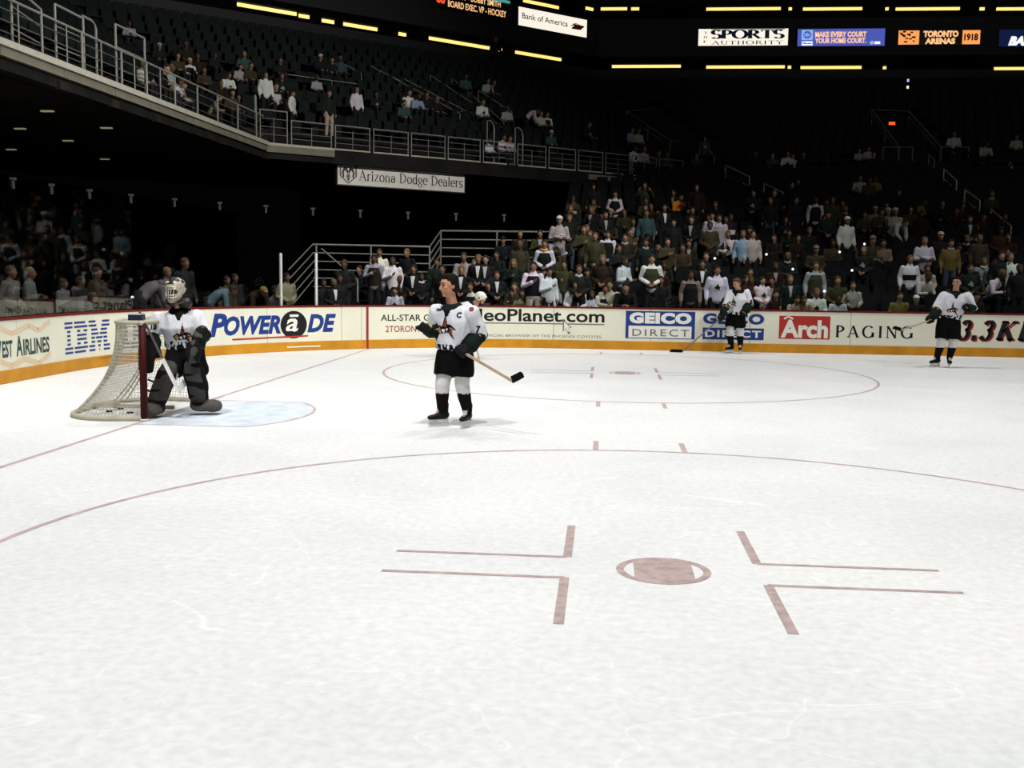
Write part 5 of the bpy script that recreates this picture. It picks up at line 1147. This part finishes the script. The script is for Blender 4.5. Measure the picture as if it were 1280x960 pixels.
PRO['sitlong'] = sit((two(lambda s: X_(s * .25, -.02, .68)), two(lambda s: X_(s * .05, -.22, .66))), 'long')
PRO['lean'] = sit((two(lambda s: X_(s * .24, -.24, .64)), two(lambda s: X_(s * .08, -.38, .66))), 'short', .22)
PRO['bend'] = proto(X_(0, -.52, 1.22), X_(0, -.38, 1.20), X_(0, -.2, 1.12), X_(0, .06, .92), two(lambda s: X_(s * .18, -.33, 1.12)), two(lambda s: X_(s * .22, -.36, .86)), two(lambda s: X_(s * .12, -.46, .70)), two(lambda s: X_(s * .11, -.02, .50)), two(lambda s: X_(s * .12, .01, .09)), 'short', .4)
HT = dict(stand=1.74, clasp=1.74, hand=1.74, cross=1.74, raise_=1.74, sit=1.28, sitlong=1.28, lean=1.22, bend=1.33); HT['raise'] = 1.74
PCOL = {'white': (.62, .62, .62), 'grey': (.30, .30, .31), 'ltgrey': (.45, .45, .46), 'black': (.008, .008, .009), 'dark': (.011, .011, .012), 'navy': (.008, .010, .018), 'brown': (.019, .012, .008), 'tan': (.20, .165, .11), 'olive': (.042, .038, .018), 'teal': (.035, .07, .072), 'green': (.008, .017, .013), 'blue': (.22, .34, .46), 'red': (.028, .008, .007), 'orange': (.75, .30, .03), 'yellow': (.15, .115, .03), 'khaki': (.36, .30, .22), 'jeans': (.05, .065, .09), 'cream': (.40, .37, .29), 'shadegrey': (.10, .10, .10), 'shadeblue': (.085, .12, .15), 'charcoal': (.011, .011, .012), 'pink': (.50, .43, .44)}  # dim light of the stands is put into the darker cloth colours
SKT = [(.30, .165, .10), (.27, .15, .09), (.22, .115, .07), (.33, .195, .13), (.10, .055, .034)]; HRT = [(.012, .009, .008), (.03, .018, .01), (.05, .03, .015), (.12, .08, .04), (.02, .014, .01)]  # skin tones darkened to stand in for dim light on the crowd
PEOPLE = []; OCC = {}
def add_part(name, me, m_, par, col):
    o = D.objects.new(name, me); COL.objects.link(o); o.parent = par; o.color = (*col, 1)
    if not me.materials: me.materials.append(m_)
    return o
def person(pos, yaw, pose, top, legs='dark', ex='', sc=1.0, look='', where='', row=0, skin=None, hair=None):
    p = PRO[pose]; b = p['body']
    if not b.materials: b.materials.append(SKC)
    o = D.objects.new('person', b); COL.objects.link(o); o.location = pos; o.rotation_euler = (0, 0, yaw); o.scale = (sc, sc, sc); o.color = (*(skin or random.choice(SKT)), 1)
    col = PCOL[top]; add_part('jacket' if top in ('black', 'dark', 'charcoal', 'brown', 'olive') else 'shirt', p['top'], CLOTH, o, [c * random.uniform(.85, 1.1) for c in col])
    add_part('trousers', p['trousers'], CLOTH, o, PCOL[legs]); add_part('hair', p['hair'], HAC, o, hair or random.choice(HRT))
    for e in p['shoes']: add_part('shoe', e, CLOTH, o, PCOL['black'])
    for e in ex.split():
        k, c = e.split(':')
        nm = {'shirt_front': 'shirt_front', 'vest': 'vest', 'crest': 'crest', 'band': 'chest_band', 'cap': 'cap', 'scarf': 'scarf'}[k]
        add_part(nm, p['chest_band' if k == 'band' else k], CLOTH, o, PCOL[c])
    PEOPLE.append((o, look, pose, where, row, V3(pos)))
    return o
def lm(px):
    for x, t in ((160, 'left of the goal net'), (290, 'behind the goalkeeper'), (386, 'above the slanted blue lettering'), (460, 'beside the white glass posts'), (545, 'below the lower riser railing'), (622, 'behind the bareheaded captain'), (700, 'below the higher riser railing'), (775, 'above the underlined web address'), (870, 'above the blue framed advert'), (962, 'near the head-bent player'), (1042, 'above the red square advert'), (1148, 'above the spaced black lettering'), (1215, 'behind the right-hand player')):
        if px < x: return t
    return 'at the right edge'
ORD = ['first', 'second', 'third', 'fourth', 'fifth', 'sixth', 'seventh', 'eighth', 'ninth', 'tenth', 'eleventh', 'twelfth', 'thirteenth', 'fourteenth', 'fifteenth', 'sixteenth', 'seventeenth', 'eighteenth', 'nineteenth', 'twentieth'] + ['topmost'] * 9
def low_person(px, py, pose, top, look, legs='dark', ex='', yaw=None, rowset=None):
    best = None
    for k in range(0, 26):
        Y = R0 + ROW * k + (.40 if HT[pose] > 1.5 or pose == 'bend' else .42); q = on_plane(px, py, (0, 1, 0), Y); e = abs(q.z - (tread_low(k) + HT[pose] + (.05 if 'cap' in ex else 0)))
        if q.x < row_left(k) + .3: e += 5
        if best is None or e < best[0]: best = (e, k, q, Y)
    e, k, q, Y = best; z = tread_low(k); sc = max(.86, min(1.1, (q.z - z) / HT[pose]))
    OCC.setdefault(k, []).append((q.x, pose))
    return person((q.x, Y, z), random.uniform(-.35, .25) if yaw is None else yaw, pose, top, legs, ex, sc, look, lm(px), ORD[k] + ' row')
L_ = [
 # px, py, pose, top, look, legs, extras, yaw
 (468, 318, 'hand', 'grey', 'pinstriped grey jersey holding brown bag', 'dark', 'vest:brown', 0), (474, 311, 'stand', 'white', 'white shirt and orange-lit face', 'dark', '', .3), (491, 321, 'hand', 'white', 'white blouse, fair long hair', 'dark', '', .1), (499, 344, 'sitlong', 'brown', 'brown top, long hair', 'dark', '', .5), (494, 359, 'sit', 'white', 'white jersey', 'dark', 'crest:black', 0),
 (517, 331, 'clasp', 'black', 'black suit with white shirt front', 'black', 'shirt_front:white', 0), (527, 345, 'clasp', 'dark', 'dark jacket with pale scarf', 'dark', 'scarf:white', .2), (553, 331, 'stand', 'black', 'black coat', 'dark', '', 0), (577, 332, 'clasp', 'black', 'black suit with narrow white shirt', 'black', 'shirt_front:white', 0), (580, 315, 'sit', 'grey', 'dim grey shirt', 'dark', '', 0),
 (598, 318, 'clasp', 'black', 'black suit and white shirt', 'black', 'shirt_front:white', 0), (607, 319, 'clasp', 'charcoal', 'charcoal suit with pale tie', 'black', 'shirt_front:ltgrey', 0), (593, 324, 'sit', 'cream', 'cream round-shouldered top', 'dark', '', 0), (588, 353, 'sit', 'white', 'white vest', 'dark', 'vest:dark', 0), (576, 356, 'sit', 'ltgrey', 'pale shirt', 'dark', '', 0), (611, 352, 'sit', 'charcoal', 'charcoal top with pale stripe', 'dark', 'band:grey', 0),
 (621, 339, 'clasp', 'dark', 'dark jacket, white shirt patch', 'dark', 'shirt_front:white', .2), (643, 353, 'sitlong', 'olive', 'olive top, fair hair', 'dark', '', 0), (640, 366, 'sit', 'white', 'white and brown top', 'brown', 'vest:brown', 0), (652, 368, 'sit', 'tan', 'tan jacket', 'dark', '', .3), (667, 327, 'hand', 'white', 'white jersey with dark middle', 'khaki', 'vest:black', 0), (681, 300, 'clasp', 'white', 'black vest over white, orange scarf', 'ltgrey', 'vest:black scarf:orange', 0),
 (686, 335, 'hand', 'white', 'white zipped jacket', 'dark', '', .5), (650, 301, 'stand', 'olive', 'dim olive coat', 'dark', '', 0), (705, 326, 'stand', 'olive', 'olive jacket', 'grey', '', 0), (703, 344, 'sit', 'ltgrey', 'pale grey sleeves', 'dark', 'vest:dark', 0), (724, 331, 'clasp', 'dark', 'dark coat, brown hair, pale scarf', 'dark', 'scarf:ltgrey', 0), (720, 351, 'sit', 'white', 'white shirt with dark collar', 'dark', 'scarf:dark', 0), (740, 364, 'sit', 'white', 'white top', 'dark', 'crest:dark', 0), (683, 359, 'sit', 'white', 'white top, reddish face', 'dark', '', 0), (665, 357, 'sit', 'black', 'black jacket, white open shirt', 'dark', 'shirt_front:white', 0),
 (780, 321, 'cross', 'ltgrey', 'light grey shirt, arms folded, turned away', 'dark', '', .9), (815, 318, 'clasp', 'white', 'white jersey and tan front, bald', 'dark', 'vest:olive', 0), (826, 345, 'sit', 'dark', 'dark top before the bald man', 'teal', '', 0), (757, 356, 'sit', 'white', 'white jacket', 'dark', 'vest:dark', .1), (762, 350, 'sitlong', 'cream', 'cream top, fair hair', 'dark', '', 0), (782, 353, 'lean', 'dark', 'dark top, brown hair, leaning', 'dark', '', 0),
 (864, 338, 'stand', 'tan', 'long tan coat over black', 'black', 'vest:black', 0), (878, 325, 'clasp', 'black', 'black suit, white shirt in a V', 'black', 'shirt_front:white', 0), (897, 332, 'stand', 'white', 'white team jersey with crest', 'green', 'crest:black', 0), (760, 289, 'stand', 'white', 'black and white jersey', 'dark', 'vest:black', 0), (744, 290, 'stand', 'olive', 'olive top', 'dark', '', 0), (822, 306, 'sit', 'dark', 'dark coat, pale hand', 'dark', '', .4), (853, 305, 'sit', 'olive', 'dim olive top', 'dark', '', 0),
 (700, 243, 'cross', 'cream', 'white cap and patterned shirt', 'grey', 'cap:white', 0), (716, 251, 'stand', 'dark', 'dark vest', 'ltgrey', 'vest:grey', 0), (697, 267, 'sit', 'ltgrey', 'pale sweater', 'dark', '', 0), (703, 274, 'sit', 'dark', 'dark top, white cap', 'dark', 'cap:white', 0), (769, 239, 'clasp', 'white', 'white sleeves and dark front', 'dark', 'vest:black', 0), (763, 261, 'sit', 'black', 'black top, pale hat', 'dark', 'cap:cream', 0), (780, 262, 'sitlong', 'olive', 'olive top, fair hair', 'dark', '', 0), (806, 228, 'raise', 'olive', 'olive jacket, both arms raised', 'dark', '', 0), (844, 243, 'lean', 'orange', 'bright orange coat', 'dark', '', .6), (808, 262, 'stand', 'teal', 'dim teal jacket', 'dark', '', 0), (787, 285, 'hand', 'olive', 'olive shirt, arm out', 'dark', '', .5), (842, 274, 'stand', 'charcoal', 'charcoal coat', 'dark', '', 0), (752, 268, 'sit', 'charcoal', 'charcoal sweater', 'dark', '', 0), (822, 264, 'sit', 'olive', 'olive coat', 'dark', '', 0), (830, 255, 'stand', 'dark', 'dark coat, white sleeve', 'dark', 'shirt_front:white', .3),
 (890, 266, 'stand', 'ltgrey', 'light grey top', 'dark', '', 0), (899, 268, 'stand', 'ltgrey', 'pale grey jersey', 'dark', 'vest:grey', 0), (913, 267, 'stand', 'dark', 'dark vest, white sleeves', 'dark', 'band:white', .4), (898, 287, 'sit', 'white', 'white jersey, teal trim', 'dark', 'crest:teal', 0), (910, 288, 'sit', 'white', 'white jersey', 'dark', 'crest:dark', 0), (929, 288, 'stand', 'blue', 'light blue shirt', 'charcoal', '', -.1), (941, 288, 'stand', 'cream', 'cream top behind the blue shirt', 'dark', '', .2), (990, 227, 'stand', 'black', 'black coat, fair hair', 'dark', '', 0), (995, 246, 'stand', 'dark', 'dark jacket', 'dark', '', .4), (963, 247, 'stand', 'charcoal', 'charcoal top on the aisle', 'jeans', '', 0), (1020, 246, 'stand', 'white', 'white sleeves, dark front', 'dark', 'vest:dark', 0), (1020, 307, 'sit', 'olive', 'olive top, orange-tan cap', 'dark', 'cap:tan', 0), (1041, 245, 'stand', 'olive', 'dim olive jacket', 'dark', '', 0),
 (939, 345, 'hand', 'red', 'dark red top, dark hair', 'dark', '', 0), (953, 346, 'clasp', 'white', 'white jersey beside the dark red top', 'dark', 'crest:dark', .3), (1021, 360, 'sit', 'white', 'white team jersey, red and black crest', 'dark', 'crest:red', 0), (1048, 372, 'sit', 'ltgrey', 'pale grey shirt', 'dark', 'scarf:dark', 0), (988, 344, 'stand', 'green', 'dark green sweater', 'dark', 'shirt_front:grey', 0), (994, 375, 'lean', 'cream', 'cream top', 'olive', '', 0), (1003, 376, 'lean', 'tan', 'tan top', 'olive', '', 0), (1020, 327, 'stand', 'grey', 'grey shirt with open jacket', 'dark', 'vest:olive', 0), (970, 363, 'sitlong', 'brown', 'brown top', 'dark', '', 0), (1047, 345, 'sit', 'olive', 'olive-yellow top', 'dark', '', 0), (1066, 352, 'sit', 'grey', 'grey top', 'dark', '', 0),
 (1059, 271, 'stand', 'white', 'white jersey and white cap', 'dark', 'cap:white', .3), (1116, 275, 'bend', 'ltgrey', 'light grey shirt, bending', 'dark', '', .6), (1094, 258, 'sit', 'tan', 'pale cap behind the long rail', 'dark', 'cap:cream', 0), (1102, 260, 'sit', 'olive', 'olive top behind the long rail', 'dark', 'cap:olive', 0), (1110, 260, 'sit', 'grey', 'pale hat behind the long rail', 'dark', 'cap:ltgrey', 0), (1119, 260, 'sit', 'cream', 'white hat behind the long rail', 'dark', 'cap:white', 0), (1087, 222, 'sit', 'olive', 'olive top', 'dark', '', 0), (1094, 220, 'sit', 'yellow', 'yellowish top', 'dark', '', 0), (1075, 219, 'sit', 'grey', 'grey top', 'dark', '', 0), (1041, 299, 'sit', 'olive', 'olive sweater', 'dark', '', 0), (1091, 294, 'sit', 'olive', 'olive coat', 'dark', 'cap:tan', 0), (1104, 299, 'sit', 'tan', 'tan top', 'dark', '', 0), (1146, 250, 'lean', 'yellow', 'dull yellow coat', 'dark', '', .8), (1138, 258, 'sit', 'olive', 'dim olive coat', 'dark', '', 0),
 (1156, 296, 'cross', 'ltgrey', 'light grey shirt, arms folded', 'dark', '', 0), (1176, 290, 'stand', 'black', 'black coat and pale cap', 'dark', 'cap:cream', 0), (1189, 299, 'stand', 'yellow', 'olive-yellow jacket', 'jeans', 'scarf:grey', 0), (1138, 319, 'stand', 'white', 'white jersey with broad black band', 'charcoal', 'band:black', 0), (1159, 331, 'sit', 'cream', 'cream jersey with dark band', 'dark', 'band:dark', 0), (1151, 340, 'lean', 'ltgrey', 'pale grey jersey', 'dark', '', .4), (1225, 293, 'stand', 'olive', 'dim olive sweater', 'dark', '', 0), (1263, 316, 'stand', 'white', 'white team jersey with dark crest', 'olive', 'crest:black', 0), (1238, 337, 'lean', 'white', 'white jersey, crouching', 'green', 'crest:dark', .7), (1243, 325, 'sit', 'teal', 'teal and white jersey', 'dark', 'crest:white', .3), (1252, 314, 'stand', 'dark', 'dark jacket', 'dark', '', 0), (1230, 322, 'sit', 'grey', 'grey sweater', 'dark', 'scarf:white', 0), (1125, 365, 'sit', 'yellow', 'yellow-olive top', 'dark', '', 0), (1145, 373, 'sit', 'dark', 'dark top, small white cap', 'dark', 'cap:white', 0), (1275, 330, 'stand', 'charcoal', 'charcoal coat', 'dark', '', 0), (1215, 340, 'lean', 'olive', 'olive coat', 'dark', '', 0)]
for q in L_: low_person(*q)
nmain = len(PEOPLE)
# people in dark clothes filling the rows between them
def lm_x(k, x):
    Y = R0 + ROW * k + .4; return to_px((x, Y, tread_low(k) + 1.2))
FILL = [('charcoal', 'charcoal coat'), ('black', 'black jacket'), ('navy', 'navy sweater'), ('brown', 'dark brown coat'), ('dark', 'dark hooded top'), ('green', 'dark green jacket'), ('charcoal', 'charcoal shirt'), ('olive', 'dim olive top'), ('brown', 'brown leather jacket'), ('red', 'dark red sweater')]
rnd = random.Random(21); nf = 0
for k in range(0, 17):
    x = row_left(k) + .5
    while x < 22:
        px, py = lm_x(k, x); d = .92 if px < 900 else .42
        if px > 700 and py < 250: d *= .25
        if px < 870 and k > 12: d *= .4
        if 955 < px < 1130 and k < 7: d *= .55
        if px < 1285 and all(abs(x - o[0]) > .55 for o in OCC.get(k, [])) and rnd.random() < d * .62 and nf < 132:
            top, look = rnd.choice(FILL); pose = rnd.choice(('sit', 'sit', 'sitlong', 'lean', 'stand', 'clasp', 'hand')) if px < 900 else rnd.choice(('sit', 'sitlong', 'lean', 'sit', 'clasp'))
            ex = rnd.choice(('', '', '', 'shirt_front:grey', 'scarf:grey', 'cap:dark', 'crest:grey')); nf += 1
            Y = R0 + ROW * k + (.40 if HT[pose] > 1.5 else .42); OCC.setdefault(k, []).append((x, pose))
            person((x, Y, tread_low(k)), rnd.uniform(-.4, .3), pose, top, rnd.choice(('dark', 'black', 'jeans', 'charcoal')), ex, rnd.uniform(.94, 1.05), look, lm(px), ORD[k] + ' row')
        x += rnd.uniform(.56, .72)
# behind the end boards
FLZ = .18
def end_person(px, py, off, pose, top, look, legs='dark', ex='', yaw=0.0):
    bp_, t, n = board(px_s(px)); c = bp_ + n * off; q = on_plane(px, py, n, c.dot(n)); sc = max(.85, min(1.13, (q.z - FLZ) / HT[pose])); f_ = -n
    person((q.x, q.y, FLZ), math.atan2(f_.x, -f_.y) + yaw, pose, top, legs, ex, sc, look, lm(px), 'behind the boards', (.12, .065, .042))  # skin, like the cloth here, darkened to paint in the dim light
for a in ((12, 332, 1.3, 'clasp', 'shadegrey', 'light shirt at the frame edge'), (36, 334, 1.5, 'cross', 'shadegrey', 'light shirt with folded arms', 'dark', '', .3), (78, 350, 1.2, 'hand', 'shadegrey', 'dim pale shirt'), (88, 366, 1.0, 'bend', 'shadegrey', 'grey top, leaning'), (120, 334, 1.8, 'stand', 'brown', 'dim brown top'), (100, 345, 1.6, 'stand', 'charcoal', 'charcoal top'), (176, 339, 1.5, 'bend', 'shadegrey', 'grey-blue shirt, bending over', 'dark', '', 1.2), (208, 334, 1.4, 'stand', 'shadegrey', 'light grey shirt, hidden by the mask'), (230, 322, 2.2, 'stand', 'charcoal', 'charcoal coat'), (262, 357, 1.0, 'bend', 'shadeblue', 'grey-blue shirt, back rounded', 'dark', '', .9), (283, 345, 1.4, 'stand', 'olive', 'dim olive sweater'), (293, 342, 2.0, 'stand', 'charcoal', 'dark coat beside the olive sweater'), (314, 359, 1.2, 'bend', 'brown', 'tan cap, bending', 'dark', 'cap:yellow', 0), (358, 341, 1.3, 'clasp', 'tan', 'cream shirt behind the white post'), (343, 357, 1.8, 'sit', 'shadegrey', 'grey top'), (417, 349, 1.2, 'clasp', 'black', 'black suit, white scarf, grey hair', 'black', 'shirt_front:white', 0), (424, 343, 1.9, 'stand', 'charcoal', 'charcoal jacket'), (404, 352, 1.9, 'stand', 'dark', 'dark jacket')): end_person(*a)
# on the upper deck and in the upper stand
ZN = (V3((-1, 0, 0)), ND, V3((0, 1, 0))); ZC = (CL, CD, CR)
def zone(p): v = [p.dot(n) - c for n, c in zip(ZN, ZC)]; return v.index(max(v)), max(v)
def up_person(px, py, pose, top, look, legs='dark', ex='', yaw=None):
    best = None
    for k in range(13):
        d = (.5 if k == 0 else WALK + TR * (k - 1) + .42); z = DZ if k == 0 else tread_up(k)
        for i in range(3):
            q = on_plane(px, py, ZN[i], ZC[i] + d)
            if zone(q)[0] != i: continue
            e = abs(q.z - z - HT[pose])
            if best is None or e < best[0]: best = (e, k, q, z, i)
    e, k, q, z, i = best; f_ = -ZN[i]; sc = max(.82, min(1.12, (q.z - z) / HT[pose]))
    wh = 'deck over the goal' if px < 322 else 'deck corner' if px < 480 else 'deck left of the stairs' if px < 570 else 'deck right of the stairs' if px < 720 else 'deck above the panel railing' if px < 900 else 'upper right stand'
    person((q.x, q.y, z), math.atan2(f_.x, -f_.y) + (random.uniform(-.3, .3) if yaw is None else yaw), pose, top, legs, ex, sc, look, 'on the ' + wh if px < 900 else 'in the ' + wh, ORD[k] + ' row')
for a in ((178, 76, 'sit', 'grey', 'grey shirt'), (194, 80, 'lean', 'charcoal', 'dark top with white sleeve', 'dark', 'band:ltgrey'), (222, 66, 'sitlong', 'olive', 'olive top, reddish brown hair'), (237, 73, 'sit', 'white', 'white cap and white patterned shirt', 'dark', 'cap:white vest:dark'), (215, 104, 'lean', 'ltgrey', 'pale grey shirt, front row'), (228, 102, 'sit', 'grey', 'grey shirt'), (205, 82, 'sit', 'tan', 'tan shirt'), (213, 80, 'sit', 'grey', 'dim grey top'), (255, 84, 'sitlong', 'olive', 'olive-brown top'), (263, 118, 'lean', 'tan', 'tan top, front row'), (283, 92, 'lean', 'white', 'white shirt'), (290, 112, 'sit', 'olive', 'olive shirt'), (276, 102, 'sit', 'brown', 'brown shirt'), (300, 80, 'sit', 'grey', 'dim pale top'), (298, 118, 'sit', 'charcoal', 'charcoal top'), (247, 66, 'sit', 'brown', 'brown coat'), (268, 66, 'sit', 'charcoal', 'dim charcoal coat'), (232, 50, 'sit', 'brown', 'dim brown top'), (160, 28, 'lean', 'grey', 'grey shirt high above the tall frame'), (305, 64, 'sit', 'teal', 'pale teal top'), (313, 78, 'sit', 'olive', 'olive sweater'), (199, 54, 'sit', 'charcoal', 'charcoal coat, pale cap', 'dark', 'cap:ltgrey'),
   (332, 90, 'stand', 'white', 'white shirt', 'dark', ''), (352, 91, 'sit', 'charcoal', 'charcoal top, pale sleeve', 'dark', 'crest:grey'), (345, 104, 'sit', 'dark', 'dark jacket with white back', 'dark', 'vest:ltgrey'), (365, 113, 'stand', 'white', 'white shirt near the rail', 'dark', 'vest:ltgrey', .8), (411, 113, 'stand', 'green', 'dark green shirt and khakis', 'khaki', '', .1), (446, 109, 'stand', 'white', 'bright white short-sleeved shirt', 'charcoal', '', 0), (470, 116, 'sit', 'charcoal', 'dark top, fair hair', 'dark', 'crest:grey'), (425, 70, 'sit', 'teal', 'dim teal top'), (400, 68, 'sit', 'charcoal', 'charcoal coat, white cap', 'dark', 'cap:white'), (350, 72, 'sit', 'charcoal', 'dim grey coat'), (415, 72, 'sit', 'green', 'dim green coat'), (396, 94, 'sit', 'grey', 'grey coat low behind rail'),
   (511, 112, 'sit', 'white', 'white and blue top', 'dark', 'band:blue'), (519, 118, 'lean', 'blue', 'blue shirt'), (533, 114, 'sit', 'dark', 'dark top, pale face'), (546, 120, 'sit', 'charcoal', 'charcoal shirt'), (505, 125, 'sit', 'teal', 'dim teal shirt'), (603, 124, 'sit', 'white', 'white striped shirt', 'dark', 'crest:charcoal'), (659, 136, 'bend', 'pink', 'pale pink-white shirt, bending down', 'dark', '', 1.0), (676, 139, 'sit', 'ltgrey', 'pale shirt'), (684, 140, 'sit', 'white', 'white sleeves', 'dark', 'vest:dark'), (634, 132, 'sit', 'grey', 'grey top'), (629, 168, 'sit', 'white', 'white shirt, front row', 'dark', 'crest:dark'), (637, 170, 'sit', 'ltgrey', 'pale shirt, front row'), (689, 163, 'sit', 'teal', 'teal shirt, white cap', 'dark', 'cap:white'), (612, 176, 'sit', 'white', 'small white top, front row'), (582, 92, 'sit', 'teal', 'dim teal coat'), (610, 98, 'sit', 'grey', 'dim grey coat'), (617, 100, 'sit', 'charcoal', 'dim charcoal coat'), (620, 12, 'sit', 'dark', 'dark coat before the suites'),
   (790, 158, 'sit', 'grey', 'pale grey top'), (798, 160, 'sit', 'ltgrey', 'white top'), (793, 181, 'sit', 'white', 'white shirt', 'dark', 'crest:dark'), (805, 182, 'sit', 'ltgrey', 'pale shirt'), (823, 188, 'sit', 'olive', 'olive shirt'), (834, 189, 'sit', 'teal', 'dim teal shirt'), (881, 171, 'stand', 'teal', 'pale teal jersey', 'dark', 'crest:white'), (872, 192, 'lean', 'teal', 'teal jersey, leaning'), (736, 152, 'sit', 'charcoal', 'charcoal top, pale face', 'dark', 'crest:grey'), (966, 191, 'sit', 'teal', 'teal and grey top'), (985, 188, 'sit', 'white', 'white jersey', 'dark', 'crest:dark'), (991, 192, 'sit', 'ltgrey', 'pale shirt'), (1004, 190, 'sit', 'charcoal', 'dim charcoal top'), (945, 190, 'sit', 'charcoal', 'charcoal coat'), (1074, 186, 'sit', 'grey', 'grey top'), (1086, 183, 'sit', 'grey', 'dim grey top'), (1092, 190, 'sit', 'charcoal', 'charcoal coat'), (1193, 163, 'sit', 'ltgrey', 'pale top'), (1230, 176, 'lean', 'grey', 'grey top'), (1271, 168, 'sit', 'grey', 'dim grey top'), (1258, 238, 'lean', 'grey', 'grey shirt')): up_person(*a)
# labels: what they wear, pose, landmark, row; ranked along the row where that still leaves a tie
POSE = dict(stand='standing', clasp='standing', hand='standing', cross='standing', sit='seated', sitlong='seated', lean='leaning forward', bend='bent over'); POSE['raise'] = 'standing'
by = {}
for rec in PEOPLE: by.setdefault((rec[1], POSE[rec[2]], rec[3], rec[4]), []).append(rec)
for (look, po, wh, row), L in by.items():
    L.sort(key=lambda r: to_px(r[5])[0])
    for i, r in enumerate(L):
        ws = f"person in {look}" if not any(w_ in look for w_ in ('seated', 'standing', 'bending', 'leaning', 'crouching', 'bent')) else f"person in {look}"
        tail = [f" {po}", f" {wh}", f", {row}"] if row != 'behind the boards' else [f" {po}", f" behind the boards {wh}"]
        lab = ws + ''.join(tail) + (f", {ORD[i]} along" if len(L) > 1 else '')
        if len(lab.replace(',', '').replace('-', ' ').split()) > 16: lab = ws + ''.join(tail[1:]) + (f", {ORD[i]} along" if len(L) > 1 else '')
        if len(lab.replace(',', '').replace('-', ' ').split()) > 16: lab = ws + tail[1]
        grp = 'spectators behind the end boards' if 'boards' in row else 'spectators on the upper deck' if 'deck' in wh else 'spectators in the upper right stand' if 'upper right' in wh else 'spectators in the lower stand'
        tag(r[0], lab, 'person', grp)
# ---- seats
SEATT = mat('seat_teal_dark', (.009, .0135, .0125), .7, spec=.06, var=.3); SEATM = mat('seat_dark', (.010, .0105, .012), .7, spec=.06, var=.3)
b = MB(); b.box((0, .02, .42), (.44, .40, .05)); b.box((0, .235, .66), (.44, .04, .44)); b.box((0, .12, .2), (.05, .12, .4)); seat_me = b.mesh('stadium_seat'); seat_me.materials.append(SEATM)
spots = []
for k in range(26):
    x = row_left(k) + .35
    while x < 24:
        q = to_px((x, R0 + ROW * k + .55, tread_low(k) + .7))
        if q[0] < 1290 and all(abs(x - o[0]) > (.47 if HT[o[1]] > 1.5 or o[1] == 'bend' else .50) for o in OCC.get(k, [])): spots.append((k, x))
        x += .56
cnt = {}
for i, (k, x) in enumerate(spots[:300]):
    wh = lm(to_px((x, R0 + ROW * k + .55, tread_low(k) + .7))[0]); cnt[(k, wh)] = cnt.get((k, wh), -1) + 1
    o = D.objects.new('stadium_seat', seat_me); COL.objects.link(o); o.location = (x, R0 + ROW * k + .56, tread_low(k)); tag(o, f'empty dark stadium seat, {ORD[k]} row {wh}, {ORD[cnt[(k, wh)]]} along', 'seat', 'empty seats of the lower stand')
rest = MB()
for k, x in spots[300:]:
    c = V3((x, R0 + ROW * k + .56, tread_low(k))); rest.box(c + V3((0, .02, .42)), (.44, .40, .05)); rest.box(c + V3((0, .235, .66)), (.44, .04, .44))
tag(rest.build('stadium_seats', SEATM), 'farther rows of dark seats at the top of the lower stand', 'seats', kind='stuff')
PORTALS = ([(1085, 132), (1140, 132), (1216, 190), (1216, 215), (1100, 215), (1100, 184)], [(778, 132), (830, 130), (890, 172), (890, 200), (830, 185)])
for i in range(3):
    rest = MB()
    for k in range(1, 11):
        d = WALK + TR * (k - 1) + .62; P = deck_line(d); a, c = P[i], P[i + 1]; u = (c - a); L = u.length; u.normalize(); n = int(L / .56); R3 = Matrix.Rotation(math.atan2(u.y, u.x), 3, 'Z'); nn = ZN[i]
        for j in range(1, n):
            p = a + u * (j * .56)
            if p.x > 34 or p.y < -4 or to_px(p + V3((0, 0, 10)))[0] > 1330: continue
            if any((p - r[5]).to_2d().length < .6 for r in PEOPLE[nmain + nf:]): continue
            sx_, sy_ = to_px(p + V3((0, 0, tread_up(k) + .7)))
            if any(inside(pg, sx_, sy_) for pg in PORTALS): continue
            z = V3((0, 0, tread_up(k))); rest.box(p + z + V3((0, 0, .42)) - nn * .2, (.44, .36, .05), rot=R3); rest.box(p + z + V3((0, 0, .66)), (.44, .04, .44), rot=R3)
    tag(rest.build('stadium_seats', SEATT if i < 2 else SEATM), ('dark seats of the upper stand over the goal', 'dark seats of the slanting upper stand', 'dark seats of the upper right stand below the screens')[i], 'seats', kind='stuff')
